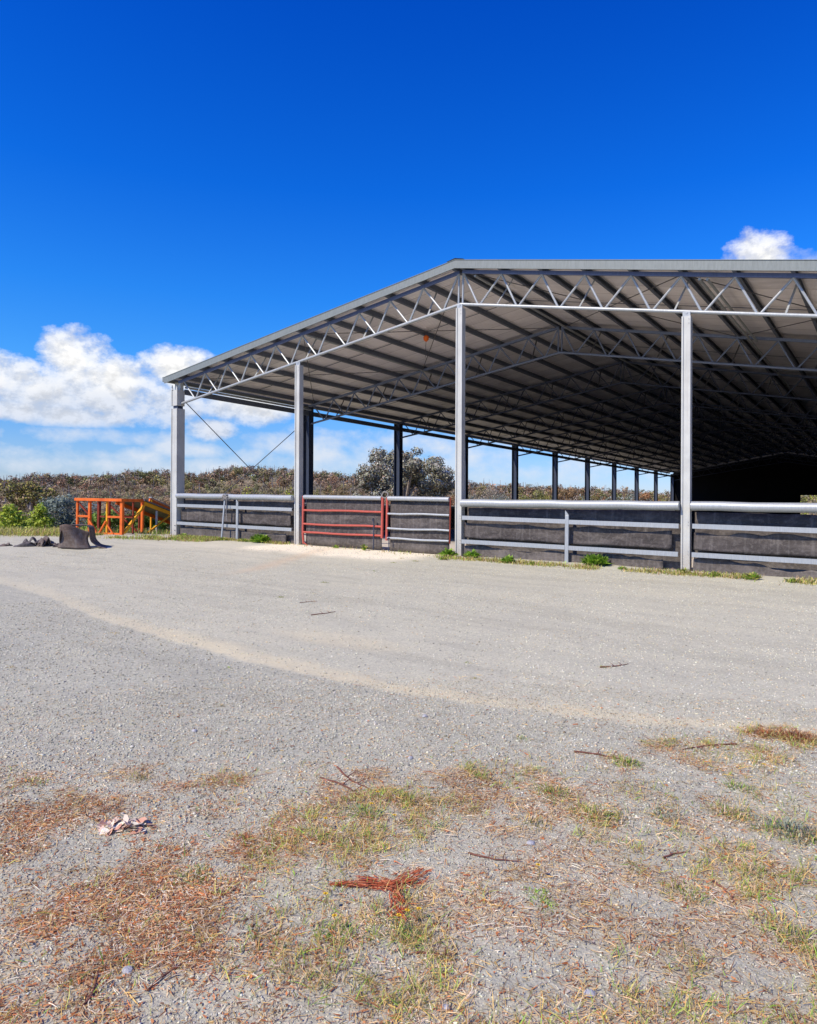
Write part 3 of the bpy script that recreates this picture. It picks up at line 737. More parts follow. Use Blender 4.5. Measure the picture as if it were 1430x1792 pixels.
# gates
def gate(x0, x1, ztop, red_rails, zr, hinge_left, label, seed):
    g = empty('farm_gate', (x0, 0, 0)); tag(g, label, 'gate', 'pair of farm gates in the fence')
    T = lambda x, y, z: (x - x0, y, z)
    y = -.14
    m = MB(); m.tube([(x0 + .03, y, ztop), (x1 - .03, y, ztop - .01)], .056, 12); m.build('top_rail', GALV, g, smooth=True, xf=T)
    for z in zr:
        m = MB(); n = 5; m.tube([(x0 + .02 + (x1 - x0 - .04) * i / n, y + .004 * sin(i * 1.7 + z * 9), z + .012 * sin(i * 1.1 + z * 5) * (1 if 0 < i < n else 0)) for i in range(n + 1)], .027, 10)
        m.build('rail', REDM if red_rails else GALV, g, smooth=True, xf=T)
    for x, thick in ((x0, .032), (x1, .036 if red_rails else .018)):
        m = MB(); m.tube([(x, y, zr[-1] - .06), (x, y, ztop + .03)], thick, 10); m.build('stile', REDM if (red_rails or x == x0) else DARKRED, g, smooth=True, xf=T)
    rubber_sheet(x0 + .05, x1 - .05, lambda x: .05 if red_rails else .01, lambda x: ztop - .03, -.07, seed, .01, .02, parent=g, off=(x0, 0, 0))
    return g
g1 = gate(-4.62, -2.02, 1.315, True, (.965, .605, .385), True, 'left gate with faded red rails over a black rubber sheet', 12)
g2 = gate(-1.88, -.09, 1.305, False, (.93, .575, .335), False, 'right gate with grey rails and red end posts beside the ridge column', 15)
m = MB(); m.tube([(0, -.14, .33), (.03, -.15, .20), (.02, -.13, .08)], .03, 8); m.tube([(.02, -.14, .12), (.17, -.12, .02), (.22, -.12, -.03)], .018, 6); m.build('hinge_foot', REDM, g1, smooth=True)
m = MB(); m.box(-.16, -.02, -.14, -.09, 1.02, 1.10); m.tube([(-.10, -.15, 1.06), (-.10, -.15, .92), (-.07, -.15, .80)], .018, 6); m.build('hinge_chain', DARKST, g1)
m = MB(); m.box(-.03, .03, -.13, -.10, .0, .1)
# sliding bolts near the meeting stiles
def bolt(g, x, z0, z1):
    m = MB(); m.tube([(x, -.18, z0), (x, -.18, z1)], .013, 8); m.tube([(x, -.18, z1), (x, -.23, z1), (x, -.23, z1 - .06)], .013, 6); m.build('drop_bolt', DARKST, g, smooth=True)
bolt(g1, 2.37, .02, .80); bolt(g2, .10, -.02, .34)
# coiled chain and disc at the top where the gates meet
m = MB(); m.tube([(2.67 + .09 * cos(a), -.15 + .02 * sin(3 * a), 1.385 + .075 * sin(a)) for a in np.linspace(0, 4 * pi, 30)], .018, 6); m.build('latch_rope', ROPE, g1, smooth=True)

# ---------------------------------------------------------------- orange ramp
w = np.array((-.825, .565)); rr = np.array((.565, .825))
v = rr * .66 + w * .75; v /= np.linalg.norm(v); u = np.array((-v[1], v[0]))     # u points to the left, away
RB = (-11.42, -.90); ra = atan2(v[1], v[0])
ramp = empty('loading_ramp', (*RB, float(height(*RB)) - .03), ra)
tag(ramp, 'orange timber ramp with open framed platform and sloping grey deck left of the shed', 'ramp')
# local frame: x along v (platform then ramp), y along u (left, width)
Lp, Wd, H = .92, 1.75, 1.10
def post(x, y, z0=0, z1=H - .05, mat=ORANGE, s=.10, par=ramp, name='post'):
    s *= .8; m = MB(); m.bar((x, y, z0), (x, y, z1), s, s); return m.build(name, mat, par, bevel=.006)
def beam(a, b, mat=ORANGE, s=(.09, .09), name='beam'):
    m = MB(); m.bar(a, b, s[0] * .85, s[1] * .8); return m.build(name, mat, ramp, bevel=.006)
post(0, 0, s=.12); post(0, Wd, s=.08); post(0, Wd * .72, s=.10); post(0, Wd * .33, s=.07, mat=YELLOW); post(Lp, 0, s=.10); post(Lp, Wd, s=.11, mat=DARKRED); post(Lp * .45, Wd * .5, mat=DARKRED, s=.09)
post(Lp * .55, 0.01, mat=DARKRED, s=.06)
for a, b in (((-.06, -.06, H), (-.06, Wd + .05, H)), ((-.0, -.001, H + .001), (Lp + .05, -.001, H - .002)), ((Lp, .05, H), (Lp, Wd, H)), ((0, Wd, H - .001), (Lp, Wd, H - .001))): beam(a, b, s=(.09, .11))
beam((0, Wd * .72, H * .52), (0, Wd, H * .52), s=(.06, .08)); beam((0, .03, H * .52), (0, Wd * .33, H * .52), s=(.06, .08)); beam((0, 0, .05), (0, Wd * .66, .05), s=(.07, .07))
beam((Lp, .1, H * .5), (Lp, Wd, H * .5), DARKRED, (.06, .07)); beam((.05, 0, H * .55), (Lp * .5, 0, H * .55), DARKRED, (.05, .06))
for a, b, mt, s in (((-.05, Wd * .72, H * .45), (-.05, Wd * .52, .04), ORANGE, .07), ((-.05, Wd * .33, H * .4), (-.05, Wd * .48, .04), ORANGE, .06), ((-.05, Wd * .30, H * .3), (-.05, Wd * .16, .04), ORANGE, .05),
                    ((.04, -.05, .08), (Lp, -.05, H * .85), YELLOW, .09), ((.0, Wd * .97, H * .9), (.0, Wd * .76, H * .6), DARKRED, .06), ((Lp, .2, .1), (Lp, Wd * .8, H * .9), DARKRED, .06)):
    beam(a, b, mt, (s, s), 'brace')
m = MB(); m.box(-.02, Lp, .02, Wd - .02, H + .06, H + .075)
# the sloping deck
Rl = 3.15; H2 = .30
za = lambda t: H - .08 + (H2 - H) * t
for y, mt in ((-.02, YELLOW), (Wd * .62, ORANGE)):
    beam((Lp + .03, y, za(0)), (Lp + Rl, y, za(1)), mt, (.06, .14), 'ramp_beam')
m = MB(); m.bar((Lp + .0, Wd * .3, za(0) + .095), (Lp + Rl, Wd * .3, za(1) + .095), Wd * .7, .04)
m.build('ramp_deck', DECK, ramp, bevel=.004)
for t, y, mt in ((.22, .0, GALV), (.35, Wd * .6, DARKRED), (.48, 0, YELLOW), (.75, 0, YELLOW), (.95, Wd * .6, ORANGE), (.97, 0, ORANGE)): post(Lp + Rl * t, y, 0, za(t) - .07, mt, .07)
for t0, t1, y in ((.42, .05, 0), (.62, .36, 0), (.9, .62, 0)): beam((Lp + Rl * t0, y - .05, za(t0) - .05), (Lp + Rl * t1, y - .05, .03), YELLOW, (.06, .06), 'brace')
# raised side rail on the far side of the deck
post(Lp + Rl * .58, Wd * .66, 0, 1.12, YELLOW, .07); beam((Lp + Rl * .56, Wd * .68, 1.12), (Lp + Rl * 1.10, Wd * .68, .62), ORANGE, (.07, .15), 'side_rail')
beam((Lp + Rl * .56, Wd * .66, 1.22), (Lp + Rl * 1.12, Wd * .66, .68), GALV, (.14, .03), 'side_rail')
post(Lp + Rl * 1.08, Wd * .66, 0, .62, ORANGE, .08)

# ---------------------------------------------------------------- rubber scraps on the left
def cloth_sheet(name, pts, width, loc, rz, mat, seed, rough=.03, th=.016, parent=None):
    """a sheet swept along a bent profile (x,z) and given width along y"""
    P = np.array(pts, float); d = np.r_[0, np.cumsum(np.hypot(*np.diff(P, axis=0).T))]; t = np.linspace(0, d[-1], 40)
    # smooth the profile
    X = np.interp(t, d, P[:, 0]); Z = np.interp(t, d, P[:, 1])
    for _ in range(3): X[1:-1] = (X[:-2] + 2 * X[1:-1] + X[2:]) / 4; Z[1:-1] = (Z[:-2] + 2 * Z[1:-1] + Z[2:]) / 4
    ny = 22; V = []
    for j in range(ny):
        y = (j / (ny - 1) - .5) * width
        k = (fbm(X * 3 + seed, X * 0 + y * 3, 1.2, 3) - .5) * rough * 2
        for i in range(40): V.append((X[i] + k[i], y + rough * .6 * sin(i * .35 + seed), Z[i] + k[i] * .7 + .0))
    F = [(j * 40 + i, j * 40 + i + 1, (j + 1) * 40 + i + 1, (j + 1) * 40 + i) for j in range(ny - 1) for i in range(39)]
    mb = MB(); mb.add(V, F); o = mb.build(name, mat, parent, smooth=True); o.location = loc; o.rotation_euler = (0, 0, rz)
    sd = o.modifiers.new('thick', 'SOLIDIFY'); sd.thickness = th; return o
hz = lambda x, y: float(height(x, y))
face = atan2(-rr[0], rr[1])  # not used for rotation of profile, sheets face the yard
az_r = atan2(rr[1], rr[0])
o = cloth_sheet('rubber_offcut', [(-.33, .0), (-.37, .14), (-.33, .42), (-.24, .56), (-.05, .575), (.22, .56), (.31, .52), (.32, .30), (.34, .16), (.50, .07), (.72, .005)], .62, (-8.35, -4.2, hz(-8.35, -4.2)), az_r - .22, RUB2, 2, .075)
tag(o, 'large brown rubber offcut bent upright like a box, rightmost of the scraps', 'rubber scrap', 'rubber scraps at the left of the yard')
# closing flap in front of the bent sheet
m = MB(); N = 14
V = []
for j in range(N):
    for i in range(N):
        a = i / (N - 1); b = j / (N - 1); V.append((-.40 + (.74 - .12 * b) * a + .09 * b + .04 * sin(b * 5 + a * 2), -.31 - .09 * sin(a * 3.1 + b) * (1 - .6 * b) + .05 * sin(6 * a + b * 3), .005 + b * (.50 + .09 * sin(a * 4.2 + .6))))
m.add(V, [(j * N + i, j * N + i + 1, (j + 1) * N + i + 1, (j + 1) * N + i) for j in range(N - 1) for i in range(N - 1)])
fl = m.build('flap', RUB2, o, smooth=True); sd = fl.modifiers.new('t', 'SOLIDIFY'); sd.thickness = .016
def folded_scrap(x, y, lx, ly, h, lab, seed, mt, rz):
    """a heap of folded belt: layered slabs, each a bent sheet with thickness"""
    NX, NY = 30, 18; V = []; F = []; base = 0
    for layer in range(3):
        sc = 1 - .17 * layer; ox = .12 * lx * sin(seed + layer * 2.1); oy = .08 * ly * cos(seed * 1.7 + layer)
        for j in range(NY):
            for i in range(NX):
                u_ = i / (NX - 1) * 2 - 1; w_ = j / (NY - 1) * 2 - 1
                fold = abs(sin(u_ * (2.2 + layer * .6) + seed + layer * 1.3)); k = float(fbm(np.array(u_ * 1.5 + seed * 3 + layer), np.array(w_ * 1.2 + layer * 5), 1.0, 3))
                zz = h * (.25 + .30 * layer) * (.35 + .65 * fold) * (1 - .55 * u_ * u_) * (1 - .35 * w_ * w_) + h * .45 * (k - .4)
                if layer == 0: zz *= (1 - abs(u_) ** 6)
                V.append((ox + u_ * lx / 2 * sc + .05 * k, oy + w_ * ly / 2 * sc + .04 * sin(u_ * 3 + seed), max(.004 + .01 * layer, zz)))
        F += [(base + j * NX + i, base + j * NX + i + 1, base + (j + 1) * NX + i + 1, base + (j + 1) * NX + i) for j in range(NY - 1) for i in range(NX - 1)]
        base += NX * NY
    # skirts closing the lowest slab to the ground
    rim = [i for i in range(NX)] + [j * NX + NX - 1 for j in range(1, NY)] + [(NY - 1) * NX + i for i in range(NX - 2, -1, -1)] + [j * NX for j in range(NY - 2, 0, -1)]
    st_ = len(V)
    for i in rim: V.append((V[i][0] * 1.02, V[i][1] * 1.02, -.03))
    n_ = len(rim)
    for i in range(n_): F.append((rim[i], rim[(i + 1) % n_], st_ + (i + 1) % n_, st_ + i))
    mb = MB(); mb.add(V, F); q = mb.build('rubber_offcut', mt, None, smooth=True); q.location = (x, y, hz(x, y)); q.rotation_euler = (0, 0, az_r + rz)
    sd2 = q.modifiers.new('thick', 'SOLIDIFY'); sd2.thickness = .014
    return tag(q, lab, 'rubber scrap', 'rubber scraps at the left of the yard')
folded_scrap(-9.74, -4.66, .62, .5, .27, 'dark folded rubber sheet slumped on the gravel, leftmost of the larger scraps', 5, RUB, .1)
folded_scrap(-9.30, -4.52, .42, .4, .29, 'grey rubber sheet folded over in the middle of the scrap pile', 7.4, RUB2, .5)
folded_scrap(-8.93, -4.28, .36, .4, .20, 'small rolled piece of rubber between the folded sheets and the upright offcut', 9.2, RUB2, -.3)
folded_scrap(-10.30, -5.00, .32, .25, .09, 'flat rubber scrap lying alone at the left edge of the photo', 11, RUB2, .5)

# ---------------------------------------------------------------- plants
def quads(cent, size, nrm_bias=None, aspect=1.0):
    n = len(cent); a = RNG.normal(size=(n, 3))
    if nrm_bias is not None:      # leaf clumps face roughly outward from their bough
        nn = nrm_bias + RNG.normal(size=(n, 3)) * .3; nn /= np.linalg.norm(nn, axis=1)[:, None]; a = np.cross(nn, a)
    a /= np.linalg.norm(a, axis=1)[:, None]
    b = np.cross(a, nn if nrm_bias is not None else RNG.normal(size=(n, 3))); b /= np.linalg.norm(b, axis=1)[:, None]
    s = np.asarray(size)[:, None] if np.ndim(size) else size
    V = np.stack([cent - a * s * aspect, cent + b * s * .55, cent + a * s * aspect, cent - b * s * .55], 1)
    return V.reshape(-1, 3), np.arange(n * 4).reshape(n, 4)

def crown_points(blobs, n, hollow=.55):
    """points spread through the shells of several blobs (x,y,z,rx,ry,rz)"""
    Bb = np.array(blobs, float); w = (Bb[:, 3] * Bb[:, 4] * Bb[:, 5]) ** .67; j = RNG.choice(len(Bb), n, p=w / w.sum())
    d = RNG.normal(size=(n, 3)); d /= np.linalg.norm(d, axis=1)[:, None]; r = hollow + (1 - hollow) * RNG.random(n) ** .6
    r *= 1 + .12 * RNG.normal(size=n)
    return Bb[j, :3] + d * r[:, None] * Bb[j, 3:6], d, j

def tree(name, label, cat, x, y, h, w, cols, nleaf, leaf, trunk_r, nb=12, group=None, trunk_h=.4, seed=0, zsink=0.2, bark=BARK, aspect=1.0, flat=.8, bs=(.085, .075), cone=False):
    R = np.random.default_rng(seed + 100)
    z0 = float(height(x, y)) - zsink
    t = empty(name, (x, y, z0)); tag(t, label, cat, group)
    blobs = []
    for i in range(nb):
        a = R.random() * 2 * pi; rr_ = w * .5 * (R.random() ** .6) * .72; hh = h * (trunk_h + (1 - trunk_h) * (.25 + .62 * R.random() * (1 - .45 * (rr_ / (w * .5)) ** 2)))
        s = w * (bs[0] + bs[1] * R.random())
        if cone: rr_ = w * .40 * R.random() ** .5 * max(.02, 1 - i / nb); hh = h * (.12 + .78 * i / nb); s *= 1.55 - 1.15 * i / nb
        blobs.append((rr_ * cos(a), rr_ * sin(a), hh, s, s, s * flat))
    P, d, j = crown_points(blobs, nleaf); P[:, 2] = np.clip(P[:, 2], .1, h)
    V, F = quads(P, leaf * (.6 + .8 * RNG.random(nleaf)), d, aspect=aspect)
    C = np.array(cols)[RNG.integers(0, len(cols), nleaf)] * (.7 + .5 * RNG.random((nleaf, 1))) * (.42 + .72 * (d[:, 2:3] * .5 + .5)) * (.8 + .4 * R.random(len(blobs))[j][:, None])  # lit tops and shaded undersides of the boughs painted into leaf colours
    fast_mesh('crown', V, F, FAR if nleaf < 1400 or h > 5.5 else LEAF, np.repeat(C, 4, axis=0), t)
    m = MB()
    th = h * trunk_h
    m.tube([(0, 0, 0), (.03 * h, .01 * h, th * .5), (0, .02 * h, th), (.02 * h, 0, h * .7)], [trunk_r, trunk_r * .85, trunk_r * .7, trunk_r * .25], 8)
    for i in range(min(nb, 9) if nb < 60 else 26):
        b = blobs[i]; s0 = th * (.6 + .4 * R.random())
        m.tube([(0, .01 * h, s0), (b[0] * .45, b[1] * .45, s0 + (b[2] - s0) * .6), (b[0] * .9, b[1] * .9, b[2])], [trunk_r * .5, trunk_r * .32, trunk_r * .12], 6)
    m.build('trunk', bark, t, smooth=True)
    return t
def hgt(px_, ytop, d):      # height of a plant whose top shows at that line of the photograph
    x_, y_ = polar(px_, d); return 1.13 + (872.1 + .0184 * px_ - ytop) / 1264.4 * d - float(height(x_, y_)) + .2
def polar(px_, dist):     # heading of a picture column at a distance from the camera position
    a = YAW + math.atan((px_ - 715) / 1264.4); return CAM[0] + dist * sin(a), CAM[1] + dist * cos(a)

GREY = [(.36, .36, .25), (.45, .44, .33), (.28, .28, .18), (.54, .50, .40), (.30, .22, .15)]
BROWN = [(.28, .21, .11), (.34, .25, .14), (.20, .17, .08)]; OLV = [(.30, .28, .08), (.38, .34, .10), (.21, .22, .065)]
YG = [(.50, .60, .05), (.60, .68, .08), (.30, .42, .04)]; BG = [(.26, .31, .25), (.34, .39, .32), (.18, .23, .17)]
x, y = polar(706, 86)
tree('gum_tree', 'broad grey green gum tree behind the gates, tallest on the skyline', 'tree', x, y, hgt(706, 772, 86), 14.0, GREY, 10500, .14, .5, 78, seed=4, trunk_h=.30, aspect=1.5, bs=(.036, .042))
x, y = polar(660, 80)
tree('gum_tree', 'lower grey gum beside the left flank of the broad gum', 'tree', x, y, hgt(660, 806, 80), 6.5, GREY, 5200, .14, .2, 34, seed=5, trunk_h=.3)
x, y = polar(765, 92)
tree('gum_tree', 'small grey green gum right of the broad gum', 'tree', x, y, hgt(765, 812, 92), 7.5, GREY, 5200, .14, .2, 34, seed=6, trunk_h=.3)
x, y = polar(52, 78)
tree('gum_tree', 'gum with a pale forked trunk above the yellow shrubs at far left', 'tree', x, y, hgt(52, 846, 78), 6.5, BROWN + OLV, 3000, .14, .24, 26, seed=8, trunk_h=.55)
x, y = polar(116, 47)
tree('round_bush', 'rounded blue green bush left of the orange ramp', 'bush', x, y, hgt(116, 856, 47), 4.2, BG, 4200, .08, .07, 26, seed=9, trunk_h=.12)
for px_, dd, h, wd, lab, sd_ in ((18, 43, hgt(18, 876, 43), 4.6, 'bright yellow green conical shrub at the left edge', 21), (70, 45, hgt(70, 872, 45), 4.2, 'bright yellow green shrub between the edge shrub and the blue green bush', 22),
                                 (172, 40, hgt(172, 884, 40), 2.8, 'bright green shrub seen through the left half of the orange frame', 23), (214, 39, hgt(214, 882, 39), 2.8, 'bright green shrub behind the middle of the orange frame', 24),
                                 (258, 41, hgt(258, 884, 41), 2.6, 'bright green shrub behind the top of the sloping deck', 25), (292, 43, hgt(292, 892, 43), 2.4, 'low green shrub just left of the corner column', 26)):
    x, y = polar(px_, dd)
    tree('shrub', lab, 'shrub', x, y, h, wd, YG if sd_ < 23 else [(.20, .33, .04), (.30, .43, .06), (.13, .22, .03)], 4200 if sd_ < 23 else 2600, .085, .04, 34 if sd_ < 23 else 22, 'bright shrubs below the yard', seed=sd_, trunk_h=.08, cone=sd_ < 23)
for i, (px_, dd, h, wd, cs, lab) in enumerate((
    (455, 75, hgt(455, 846, 75), 8, OLV + YG[:1], 'olive bush behind the crossed wires'), (500, 80, hgt(500, 848, 80), 8, OLV + YG[:1], 'olive bush left of the red gate hinge column'),
    (590, 95, hgt(590, 850, 95), 8, BROWN + [(.22, .15, .04)], 'rusty olive bush behind the red gate'), (848, 90, hgt(848, 860, 90), 9, BG, 'blue green bush right of the ridge column'),
    (950, 110, hgt(950, 858, 110), 9, OLV, 'olive bush between the second pair of dark columns'), (1000, 115, hgt(1000, 852, 115), 10, [(.22, .12, .07), (.16, .10, .05)], 'reddish brown bush between dark columns'),
    (1095, 110, hgt(1095, 862, 110), 10, BG, 'grey green bush near the shed far end'), (1160, 115, hgt(1160, 868, 115), 9, OLV, 'olive bush at the last dark column'), (545, 85, hgt(545, 856, 85), 7, BROWN + OLV, 'brown olive bush behind the red gate hinge'),
    (900, 100, hgt(900, 866, 100), 9, BG + OLV, 'mixed green bush beside the fourth dark column'), (1045, 112, hgt(1045, 860, 112), 8, BG, 'pale grey green bush under the middle of the shed'), (1418, 95, 8, 10, YG + OLV, 'yellow green bush seen through the far doorway'))):
    x, y = polar(px_, dd)
    tree('bush', lab, 'bush', x, y, h, wd, cs, 3600, .09, .08, 20, 'bushes beyond the shed', seed=40 + i, trunk_h=.1)

# countable front row of forest trees, then the wood on the hills as one mass
FC = [[(.36, .235, .115), (.42, .27, .14)], [(.30, .26, .085), (.36, .32, .11)], [(.40, .29, .19), (.44, .33, .22)], [(.38, .20, .10), (.42, .23, .11)], [(.36, .31, .23), (.42, .36, .28)], [(.22, .225, .075), (.28, .28, .10)]]
i = 0
for px_ in range(-10, 1240, 55):
    dd = 100 + 35 * random.random(); x, y = polar(px_ + random.uniform(-14, 14), dd)
    if 330 < 0: pass
    tree('forest_tree', None, 'tree', x, y, random.uniform(4.8, 7.2), random.uniform(5, 7.5), FC[i % 6], 2800, .095, .16, 18, 'trees along the front of the wood', seed=200 + i, trunk_h=.4)['label'] = 'scrubby eucalypt in the front row of the wood'
    i += 1
def forest():
    protos = {}
    for lod, npt in (('near', 420), ('far', 130)):
        protos[lod] = []
        for p in range(8):
            blobs = []; nb = 10
            for i in range(nb):
                a = random.random() * 2 * pi; r = .36 * random.random() ** .6; s = .09 + .09 * random.random(); blobs.append((r * cos(a), r * sin(a), .42 + .46 * random.random() * (1 - r), s, s, s * .7))
            P, d, j = crown_points(blobs, npt, .6); up_ = P[:, 2:3] * 1.0
            sh = (.30 + .95 * (d[:, 2] * .5 + .5)) * (.8 + .4 * np.array([random.random() for _ in blobs])[j]) * (.55 + .6 * np.clip((P[:, 2] - .35) / .55, 0, 1)); protos[lod].append((P, sh, d))  # sh paints lit tops and shaded lower parts into the crown colours
    n = 6200; a = -1.35 + 1.5 * RNG.random(n); r = 140 + (540 - 140) * RNG.random(n) ** .72
    x = CAM[0] + r * np.sin(a); y = CAM[1] + r * np.cos(a); z = height(x, y); zone = fbm(x, y, .018, 3)
    Vs = []; Cs = []; Ds = []; Ss = []
    pal = np.array([c_[0] for c_ in FC]) * 1.22
    for lod in ('near', 'far'):
        sel = np.where((r < 270) if lod == 'near' else (r >= 270))[0]
        for p in range(8):
            k = sel[p::8]; P, sh, dd_ = protos[lod][p]; m_ = len(k)
            H = RNG.uniform(3.5, 8.0, m_) * np.where(RNG.random(m_) < .06, 1.2, 1) * np.where(r[k] > 400, .85, 1); W = H * RNG.uniform(.55, 1.05, m_); rot = RNG.random(m_) * 2 * pi; c, s = np.cos(rot), np.sin(rot)
            X = (P[None, :, 0] * c[:, None] - P[None, :, 1] * s[:, None]) * W[:, None] + x[k][:, None]
            Y = (P[None, :, 0] * s[:, None] + P[None, :, 1] * c[:, None]) * W[:, None] + y[k][:, None]
            Z = P[None, :, 2] * H[:, None] + z[k][:, None]
            Ds.append(np.stack([dd_[None, :, 0] * c[:, None] - dd_[None, :, 1] * s[:, None], dd_[None, :, 0] * s[:, None] + dd_[None, :, 1] * c[:, None], np.broadcast_to(dd_[None, :, 2], X.shape)], 2).reshape(-1, 3))
            Vs.append(np.stack([X, Y, Z], 2).reshape(-1, 3))
            Ss.append(np.repeat(H * (.021 if lod == 'near' else .042), P.shape[0]) * (.6 + .8 * RNG.random(m_ * P.shape[0])))
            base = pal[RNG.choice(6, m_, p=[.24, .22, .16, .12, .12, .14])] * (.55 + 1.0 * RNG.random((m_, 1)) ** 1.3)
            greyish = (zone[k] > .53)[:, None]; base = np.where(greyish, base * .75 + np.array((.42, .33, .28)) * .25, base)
            base = base * (1 - .25 * (r[k][:, None] / 500)) + np.array((.03, .035, .045)) * (r[k][:, None] / 500)  # distance haze painted in: crowns dimmer and cooler farther out
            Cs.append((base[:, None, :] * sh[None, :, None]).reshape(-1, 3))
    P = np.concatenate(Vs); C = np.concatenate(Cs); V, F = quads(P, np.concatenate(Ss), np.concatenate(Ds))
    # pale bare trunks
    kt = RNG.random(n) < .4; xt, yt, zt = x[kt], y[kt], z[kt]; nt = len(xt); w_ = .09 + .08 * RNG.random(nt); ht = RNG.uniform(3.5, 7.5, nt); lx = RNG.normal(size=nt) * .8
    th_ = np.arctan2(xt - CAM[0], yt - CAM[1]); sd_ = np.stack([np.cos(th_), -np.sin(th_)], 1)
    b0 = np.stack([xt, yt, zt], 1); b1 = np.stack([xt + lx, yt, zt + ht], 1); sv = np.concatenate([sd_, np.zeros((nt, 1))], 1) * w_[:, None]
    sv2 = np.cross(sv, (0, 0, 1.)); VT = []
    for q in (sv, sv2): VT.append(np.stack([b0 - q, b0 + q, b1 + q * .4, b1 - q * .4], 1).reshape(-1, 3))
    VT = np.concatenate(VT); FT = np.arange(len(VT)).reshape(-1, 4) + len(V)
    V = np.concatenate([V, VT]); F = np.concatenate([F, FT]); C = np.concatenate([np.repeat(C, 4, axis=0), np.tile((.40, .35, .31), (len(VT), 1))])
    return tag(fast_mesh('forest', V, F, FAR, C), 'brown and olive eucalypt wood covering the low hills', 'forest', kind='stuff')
forest()

# weeds at the fence foot: leafy clumps
def weed(x, y, h, w, n, cols, label, cat='weed', name='weed_clump', group='weeds at the fence foot', flower=False, leafw=.35, parent_z=0):
    z = hz(x, y) - .005; t = empty(name, (x, y, z)); tag(t, label, cat, group)
    az = RNG.random(n) * 2 * pi; rad = w * .5 * RNG.random(n) ** .7; L = h * (.35 + .5 * RNG.random(n)); el = .25 + 1.1 * RNG.random(n)
    base = np.stack([rad * .5 * np.cos(az), rad * .5 * np.sin(az), h * .45 * RNG.random(n) * (1 - rad / (w * .5 + 1e-6) * .6)], 1)
    d = np.stack([np.cos(az) * np.cos(el), np.sin(az) * np.cos(el), np.sin(el)], 1); sd_ = np.stack([-np.sin(az), np.cos(az), RNG.normal(size=n) * .3], 1)
    ww = (L * leafw * .5)[:, None]; m1 = base + d * (L * .5)[:, None]; tip = base + d * L[:, None]; tip[:, 2] -= L * .18
    V = np.stack([base, m1 + sd_ * ww, tip, m1 - sd_ * ww], 1).reshape(-1, 3); F = np.arange(n * 4).reshape(n, 4)
    C = np.array(cols)[RNG.integers(0, len(cols), n)] * (.7 + .6 * RNG.random((n, 1)))
    fast_mesh('leaves', V, F, LEAF, np.repeat(C, 4, axis=0), t)
    m = MB()
    for i in range(4):
        a = RNG.random() * 6.28; m.tube([(0, 0, -.01), (w * .12 * cos(a), w * .12 * sin(a), h * .45), (w * .22 * cos(a), w * .22 * sin(a), h * .8)], max(.0015, h * .012), 5)
    m.build('stem', STEM, t)
    return t
def flat_mat(name, c, c2, rough=.7, sc=40):
    t = NT(name); n = t.noise(sc, 4, .6, t.coord('Object')); return t.set(t.ramp(n, [(.3, c2), (.7, c)]), rough, 0)
STEM = flat_mat('green stem', (.16, .22, .06), (.22, .14, .06))
BRIGHT = [(.26, .44, .04), (.36, .54, .07), (.17, .31, .03)]
WEEDS = [(-6.05, -.30, .32, .55, 260, 'largest bright weed beside the column left of the red gate'), (.05, -.42, .24, .38, 200, 'leafy weed just left of the foot of the ridge column'),
         (.62, -.38, .22, .42, 200, 'leafy weed just right of the foot of the ridge column'), (1.72, -.80, .20, .34, 150, 'weed out on the gravel right of the ridge column'),
         (3.42, -.30, .30, .62, 300, 'big bright weed against the middle fence bay right of its post'), (5.15, -.42, .14, .3, 90, 'small weed at the foot of the right column'),
         (5.75, -.60, .12, .30, 90, 'low weed first right of the right column'), (6.35, -.66, .16, .35, 120, 'taller weed in the strip below the right fence bay'), (6.95, -.62, .10, .35, 90, 'low weed near the right edge of the photo'),
         (.28, -1.05, .10, .30, 90, 'flat weed in front of the ridge column'), (-3.3, -.35, .13, .16, 50, 'small weed on pale stones below the red gate'), (-2.35, -.40, .20, .12, 40, 'spindly weed on pale stones below the gate bolt'),
         (-8.2, -.35, .12, .4, 90, 'low weed left of the leaning stake'), (-7.35, -.45, .13, .4, 100, 'low weed at the foot of the leaning stake'), (-6.6, -.4, .14, .4, 90, 'low weed right of the left bay post'),
         (-9.2, -.35, .16, .5, 120, 'weed at the foot of the corner column'), (4.05, -.60, .10, .30, 70, 'low weed below the end of the middle fence bay'), (2.3, -.85, .09, .4, 80, 'flat weed below the middle bay post')]
for i, (x, y, h, w_, n, lab) in enumerate(WEEDS): weed(x, y, h, w_, n, BRIGHT if i < 5 else BRIGHT + [YEL, OLIVE], lab)

